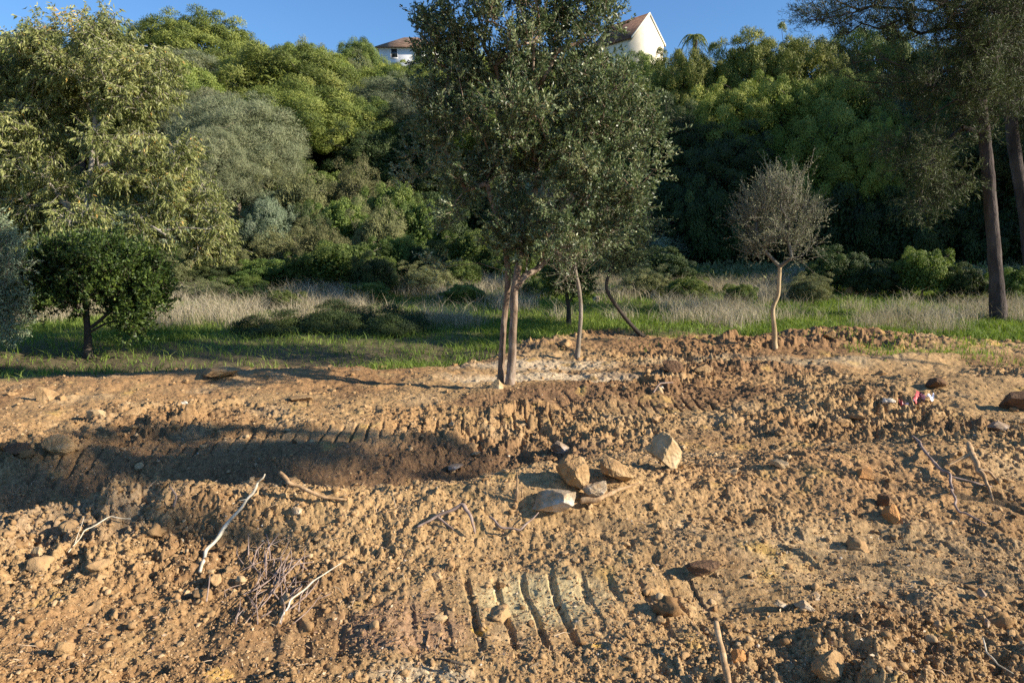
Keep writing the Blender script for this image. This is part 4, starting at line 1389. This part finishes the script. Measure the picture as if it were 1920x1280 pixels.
build_tree('pine_tree', 'second pine whose dark trunk leans along the right border', 'pine tree', b, tr, lob, d, 1.6,
           M['pine_shaded'], M['bark_pine'], 220, 11, .4, 24, .10, .010, 110, rtip=.006, rmax=.06, up=.25, rand=.6, spread=.75, twr=.003, seglen=.5, wob=.06)

# --- pines outside the right of the view, whose shade falls into it
GO = 'pines beyond the right border'
LO = 'tall pine standing beyond the right border of the view'
for (x, y, w, h_, ky) in (                          (22.5, 21, 3.4, 12, 'tall'), (26, 25, 4.2, 15.0, 'dome2'), (29, 20, 4.4, 15.5, 'tall'), (33, 26, 5, 17.0, 'dome2'), (29, 30, 4.2, 14.5, 'tall'),
                          (37, 31, 5, 16, 'tall'), (35, 36, 5, 15, 'dome2'), (39, 24, 5, 17, 'tall'), (45, 30, 5, 18, 'dome2')):
    pr = PROTO[ky]
    put(ky, (x, y, float(macro(x, y))), (w / pr['w'], w / pr['w'], h_ / pr['h']), x, LO, 'pine tree', GO)
put('standard', (15.0, 9.3, 0), (1.2, 1.1, 1.45), 3.0, 'slim tree added beyond the right border to cast a ground shadow', 'tree', GO, name='shadow_tree')  # unseen slim trees, added and shaped for the shade they throw
put('standard', (15.0, 6.6, 0), (1.0, .80, 1.9), 4.0, 'slim tree added beyond the right border to cast a ground shadow', 'tree', GO, name='shadow_tree')
put('standard', (9.9, 2.38, 0), (.70, .48, 1.06), 1.0, 'slim tree added beyond the right border to cast a ground shadow', 'tree', GO, name='shadow_tree')
put('standard', (11.4, 1.02, 0), (.66, .34, 1.36), 2.0, 'slim tree added beyond the right border to cast a ground shadow', 'tree', GO, name='shadow_tree')

# ------------------------------------------------------------------ grass
def blades(n, xy, h, w, mat_, name, label, cat, seed, lean=.35, hp=.5, seedheads=0):
    rnd = np.random.default_rng(seed)
    x, y = xy
    n = len(x)
    z = macro(x, y) + rough(x, y, dirt_mask(x, y)) - .01
    B = np.stack([x, y, z], 1)
    H = h * (1 + hp * rnd.normal(size=n)).clip(.25, 2.2)
    L = rnd.normal(size=(n, 3)) * lean
    L[:, 2] = 0
    th = rnd.uniform(0, np.pi, n)
    S = np.stack([np.cos(th), np.sin(th), np.zeros(n)], 1) * (w * rnd.uniform(.6, 1.4, n) * (.6 + y / 20))[:, None]
    up = np.array([0, 0, 1.])
    m = B + (up + L * .35) * (H * .5)[:, None]
    t = B + (up * .95 + L) * H[:, None]
    V = np.stack([B - S, B + S, m + S * .7, m - S * .7, t], 1).reshape(-1, 3)
    i = np.arange(n)[:, None] * 5
    F = [np.hstack([i, i + 1, i + 2, i + 3]), np.hstack([i + 3, i + 2, i + 4])]
    tn = np.clip(.5 + .35 * fbm(x, y, 1.2, seed, 3) + rnd.normal(0, .16, n), 0, 1)
    T = np.repeat(tn, 5)
    o = mesh(name, V, F, mat_, attrs={'tint': T})
    return tag(o, label, cat, kind='stuff')


def scatter(n, ymin, ymax, seed, dens, xr=.85):
    rnd = np.random.default_rng(seed)
    y = np.sqrt(rnd.uniform(ymin ** 2, ymax ** 2, n))
    x = rnd.uniform(-xr, xr, n) * y
    k = rnd.random(n) < dens(x, y)
    return x[k], y[k]


def dens_dry(x, y):
    front = 12.6 + .9 * np.exp(-((x - 1) / 3) ** 2)
    f = sstep(-.15, .4, fbm(x, y, 1.3, 701, 4) * 1.5 + .16 - .06 * np.abs(y - 15.5))
    return f * sstep(-.5, .8, y - front + fbm(x, y, 1.1, 711, 3) * 2.2) * (1 - dirt_mask(x, y))


def dens_green(x, y):
    f = sstep(-.1, .3, fbm(x, y, 1.5, 702, 4) + .08)
    hollow_ = np.exp(-((y - 10.6 - .12 * x) / 1.0) ** 2) * sstep(1.5, 0, x)
    return (.3 + .7 * f) * (1 - .6 * hollow_) * (1 - dirt_mask(x, y))


blades(0, scatter(620000, 8.0, 27, 31, dens_green), .09, .006, M['green_grass'], 'green_grass', 'short fresh green grass on the meadow and beside the old track', 'grass', 41, lean=.7)
blades(0, scatter(260000, 12, 24, 32, dens_dry), .26, .0032, M['dry_grass'], 'dry_grass', 'tall pinkish beige dry grass in a band across the meadow', 'dry grass', 42, lean=.65)
# grass tufts on the bare strip at right and tiny weeds in the dirt
blades(0, scatter(60000, 8.5, 13, 33, lambda x, y: sstep(.1, .5, fbm(x, y, .9, 705, 3)) * sstep(10.0, 11.6, y + .25 * x) * .8 * sstep(1, 3, x)), .07, .005, M['green_grass'], 'weeds',
       'sparse low weeds on the bare strip behind the dirt', 'weeds', 43)


# scrub leaves carpeting the hill between the trees
def dens_hill(x, y):
    return sstep(-.3, .25, fbm(x, y, 3.0, 720, 3) + .1)


xx, yy = scatter(190000, 21, 62, 34, dens_hill, .8)
rnd = np.random.default_rng(77)
zz = macro(xx, yy) + np.abs(rnd.normal(0, .13, len(xx))).clip(0, .28)
D = norm(rnd.normal(size=(len(xx), 3)) * .7 + [0, 0, .8])
V, F = leaf_quads(np.stack([xx, yy, zz], 1), D, .16 * (.6 + yy / 40), .05 * (.6 + yy / 40), .05)
t = np.clip(.5 + .3 * fbm(xx, yy, 2.0, 723, 3) + rnd.normal(0, .15, len(xx)), 0, 1)
tag(mesh('undergrowth', V, F, M['shrub_dry'], attrs={'tint': np.repeat(t, 4)}), 'low dry undergrowth carpeting the hillside between the trees', 'undergrowth', kind='stuff')
xx, yy = scatter(120000, 20, 40, 35, lambda x, y: 1 - dens_hill(x, y), .8)
zz = macro(xx, yy) + np.abs(rnd.normal(0, .12, len(xx)))
D = norm(rnd.normal(size=(len(xx), 3)) * .7 + [0, 0, .8])
V, F = leaf_quads(np.stack([xx, yy, zz], 1), D, .13 * (.6 + yy / 40), .05 * (.6 + yy / 40), .05)
t = np.clip(.5 + rnd.normal(0, .2, len(xx)), 0, 1)
tag(mesh('ground_cover', V, F, M['shrub_leaf'], attrs={'tint': np.repeat(t, 4)}), 'green creeping plants covering the foot of the hillside', 'ground cover', kind='stuff')


# ------------------------------------------------------------------ houses
def box(x0, x1, y0, y1, z0, z1):
    V = np.array([[x, y, z] for z in (z0, z1) for y in (y0, y1) for x in (x0, x1)], float)
    F = np.array([[0, 2, 3, 1], [4, 5, 7, 6], [0, 1, 5, 4], [2, 6, 7, 3], [0, 4, 6, 2], [1, 3, 7, 5]])
    return V, [F]


def tiled(name, c1, c2):
    m, nt, out = mat(name)
    tc = node(nt, 'TexCoord')
    n = node(nt, 'TexNoise', Scale=1.6, Detail=6, Roughness=.7)
    nt.links.new(tc.outputs['Object'], n.inputs['Vector'])
    r = ramp(nt, n.outputs['Fac'], [(.35, c1), (.65, c2)])
    w = node(nt, 'TexWave', Scale=2.2, Distortion=1.0)
    nt.links.new(tc.outputs['Object'], w.inputs['Vector'])
    b = node(nt, 'Bump', Strength=.6, Distance=.1)
    nt.links.new(w.outputs['Fac'], b.inputs['Height'])
    p = node(nt, 'BsdfPrincipled', Roughness=.9)
    nt.links.new(r.outputs['Color'], p.inputs['Base Color'])
    nt.links.new(b.outputs[0], p.inputs['Normal'])
    nt.links.new(p.outputs[0], out.inputs['Surface'])
    return m


M['wall_white'] = rough_mat('white_render', [(.3, (.68, .68, .67)), (.7, (.80, .80, .79))], 1.5, .1, 8)
M['wall_cream'] = rough_mat('cream_render', [(.3, (.70, .62, .46)), (.7, (.80, .73, .57))], 1.5, .1, 8)
M['tiles'] = tiled('brown_roof_tiles', (.16, .09, .05), (.34, .22, .14))
M['tiles_dark'] = tiled('dark_roof_tiles', (.09, .05, .035), (.20, .12, .08))
M['glass'] = plain('dark_window_glass', (.02, .025, .03), .15, .6)
M['frame'] = plain('white_paint', (.75, .75, .75), .5)

# white house with the hipped roof
D_ = 112.0
e0, e1 = at(710, 92, D_), at(800, 92, D_)
rid = at(740, 74, D_ + 4)
W_ = (e1[0] - e0[0]) + 1.5
h = thing('white_house', 'white house with a brown hipped tile roof and one dark window on the hill', 'house', (e0[0], D_, e0[2] - 6.5))
V, F = box(0, W_, 0, 7.5, 0, 6.5)
mesh('wall', V, F, M['wall_white'], h)
V, F = box(-.12, W_ + .12, -.12, 7.62, 6.5, 6.72)
mesh('cornice', V, F, M['frame'], h)
rh = rid[2] - e0[2]
V = np.array([[-.5, -.5, 6.72], [W_ + .5, -.5, 6.72], [W_ + .5, 8, 6.72], [-.5, 8, 6.72], [3.3, 3.75, 6.72 + rh], [W_ - 3.3, 3.75, 6.72 + rh],
              [-.5, -.5, 6.6], [W_ + .5, -.5, 6.6], [W_ + .5, 8, 6.6], [-.5, 8, 6.6]], float)
ro = mesh('roof', V, [np.array([[0, 1, 5, 4], [2, 3, 4, 5], [6, 7, 1, 0], [7, 8, 2, 1], [8, 9, 3, 2], [9, 6, 0, 3], [9, 8, 7, 6]]), np.array([[1, 2, 5], [3, 0, 4]])], M['tiles'], h)
wx = at(739, 100, D_)[0] - e0[0]
for k in range(2):
    x0 = wx - .45 + k * 3.6
    zc = at(739, 99, D_)[2] - (e0[2] - 6.5)
    V, F = join([box(x0 - .1, x0, -.06, .0, zc - .75, zc + .75), box(x0 + .9, x0 + 1.0, -.06, 0, zc - .75, zc + .75), box(x0, x0 + .9, -.06, 0, zc + .65, zc + .75), box(x0 - .1, x0 + 1.0, -.1, 0, zc - .85, zc - .75)])
    wn = mesh('window', V, F, M['frame'], h)
    V, F = box(x0, x0 + .9, -.03, -.004, zc - .75, zc + .65)
    mesh('pane', V, F, M['glass'], wn)

# cream gable house
D_ = 108.0
a0 = at(1218, 28, D_)
wd, dpth, ev = 6.4, 8.0, 3.4
h = thing('cream_house', 'tall cream house gable with a dark brown roof on the hilltop right of main crown', 'house', (a0[0], D_, a0[2] - 12), R(38))
V = np.array([[-wd / 2, 0, 0], [wd / 2, 0, 0], [wd / 2, 0, 12 - ev], [0, 0, 12], [-wd / 2, 0, 12 - ev],
              [-wd / 2, dpth, 0], [wd / 2, dpth, 0], [wd / 2, dpth, 12 - ev], [0, dpth, 12], [-wd / 2, dpth, 12 - ev]], float)
mesh('wall', V, [np.array([[0, 1, 2, 3, 4], [9, 8, 7, 6, 5]]), np.array([[0, 5, 6, 1], [1, 6, 7, 2], [0, 4, 9, 5], [2, 7, 8, 3], [3, 8, 9, 4]])], M['wall_cream'], h)
ps = []
for s in (-1, 1):
    o_ = .35
    nx, nz = s * ev, wd / 2
    ln = math.hypot(nx, nz)
    nx, nz = nx / ln * .18, nz / ln * .18
    ex, ez = s * (wd / 2 + o_), 12 - ev - o_ * ev / (wd / 2)
    q = []
    for y in (.12, dpth + .2):
        q += [[0, y, 12.02], [ex, y, ez + .02], [ex + nx, y, ez + nz + .02], [0, y, 12.02 + .25]]
    V = np.array(q, float)
    F = np.array([[0, 1, 2, 3], [7, 6, 5, 4], [0, 4, 5, 1], [1, 5, 6, 2], [2, 6, 7, 3], [3, 7, 4, 0]])
    ps.append((V, [F]))
V, F = join(ps)
mesh('roof', V, F, M['tiles_dark'], h)
ps = []
for s in (-1, 1):
    ex, ez = s * (wd / 2 + .38), 12 - ev - .38 * ev / (wd / 2)
    q = []
    for y in (-.10, .11):
        q += [[0, y, 11.95], [ex, y, ez - .05], [ex, y, ez + .28], [0, y, 12.33]]
    ps.append((np.array(q, float), [F[0:0] if False else np.array([[0, 1, 2, 3], [7, 6, 5, 4], [0, 4, 5, 1], [1, 5, 6, 2], [2, 6, 7, 3], [3, 7, 4, 0]])]))
V, F = join(ps)
mesh('verge_board', V, F, M['wall_cream'], h)

# palm on the skyline
D_ = 60.0
pt = at(1303, 70, D_)
gz = float(macro(pt[0], D_))
h = thing('palm_tree', 'small palm with arching fronds on the skyline right of the cream house', 'palm tree', (pt[0], D_, gz))
V, F, T = tube([[0, 0, -.3], [.1, 0, (pt[2] - gz) * .5], [0, 0, pt[2] - gz]], [.22, .18, .17], 10, .1, 4, step=.3)
mesh('trunk', V, [F, T], M['bark_dark'], h, smooth=True)
Vs, Fs, Ts, off = [], [], [], 0
for k in range(16):
    a = k / 16 * 6.283 + rng.normal(0, .1)
    up = rng.uniform(.1, 1.1)
    L = rng.uniform(1.3, 1.7)
    s = np.linspace(0, 1, 22)
    R0 = np.stack([np.cos(a) * s * L * .8, np.sin(a) * s * L * .8, up * s * L - 1.25 * s ** 2 * L + pt[2] - gz], 1)
    tg = norm(np.gradient(R0, axis=0))
    sd = norm(np.cross(tg, [0, 0, 1.]))
    for sg in (-1, 1):
        dd = norm(sd * sg + tg * .5 + np.array([0, 0, -.45]))
        V, F = leaf_quads(R0, dd, .42 * np.sin(.3 + s * 2.6), .05, .02)
        Vs.append(V); Fs.append(F + off); off += len(V)
    V, F = prisms(R0[:-1], R0[1:], .025, .02, 3)
    Vs.append(V); Fs.append(F + off); off += len(V)
V = np.vstack(Vs)
mesh('fronds', V, [np.vstack(Fs)], M['pine_leaf'], h, attrs={'tint': rng.uniform(.2, .9, len(V))})

# ------------------------------------------------------------------ sky, sun, camera
w = bpy.data.worlds.new('World')
SC.world = w
w.use_nodes = True
nt = w.node_tree
bg = nt.nodes['Background']
sky = nt.nodes.new('ShaderNodeTexSky')
sky.sky_type = 'NISHITA'
sky.sun_disc = False
sky.sun_elevation = SUN_EL
sky.altitude = 200
sky.air_density = 1.15
sky.dust_density = .1
sky.ozone_density = 8.0
# light travels (-cos az, sin az): the sun stands at (+cos az, -sin az)
sx, sy = math.cos(SUN_AZ), -math.sin(SUN_AZ)
sky.sun_rotation = math.atan2(sx, sy)
nt.links.new(sky.outputs[0], bg.inputs['Color'])
bg.inputs['Strength'].default_value = .094

sd = bpy.data.lights.new('sun', 'SUN')
sd.energy = 5.0
sd.angle = R(.5)
sd.color = (1.0, .89, .74)
so = bpy.data.objects.new('sun', sd)
COL.objects.link(so)
from mathutils import Vector
dirv = Vector((-math.cos(SUN_AZ) * math.cos(SUN_EL), math.sin(SUN_AZ) * math.cos(SUN_EL), -math.sin(SUN_EL)))
so.rotation_euler = dirv.to_track_quat('-Z', 'Y').to_euler()
so.location = (20, -5, 20)

cd = bpy.data.cameras.new('camera')
co = bpy.data.objects.new('camera', cd)
COL.objects.link(co)
co.location = (0, 0, CAMZ)
co.rotation_euler = (R(90) - PITCH, 0, 0)
cd.sensor_width = 36
cd.lens = 36 * FPX / 1920
cd.clip_start = .05
cd.clip_end = 2000
SC.camera = co

SC.view_settings.view_transform = 'Standard'
SC.view_settings.look = 'None'
SC.view_settings.gamma = 1
SC.view_settings.exposure = .94
SC.cycles.max_bounces = 5
SC.cycles.diffuse_bounces = 2
SC.cycles.glossy_bounces = 1
SC.cycles.transmission_bounces = 3
SC.cycles.use_denoising = False
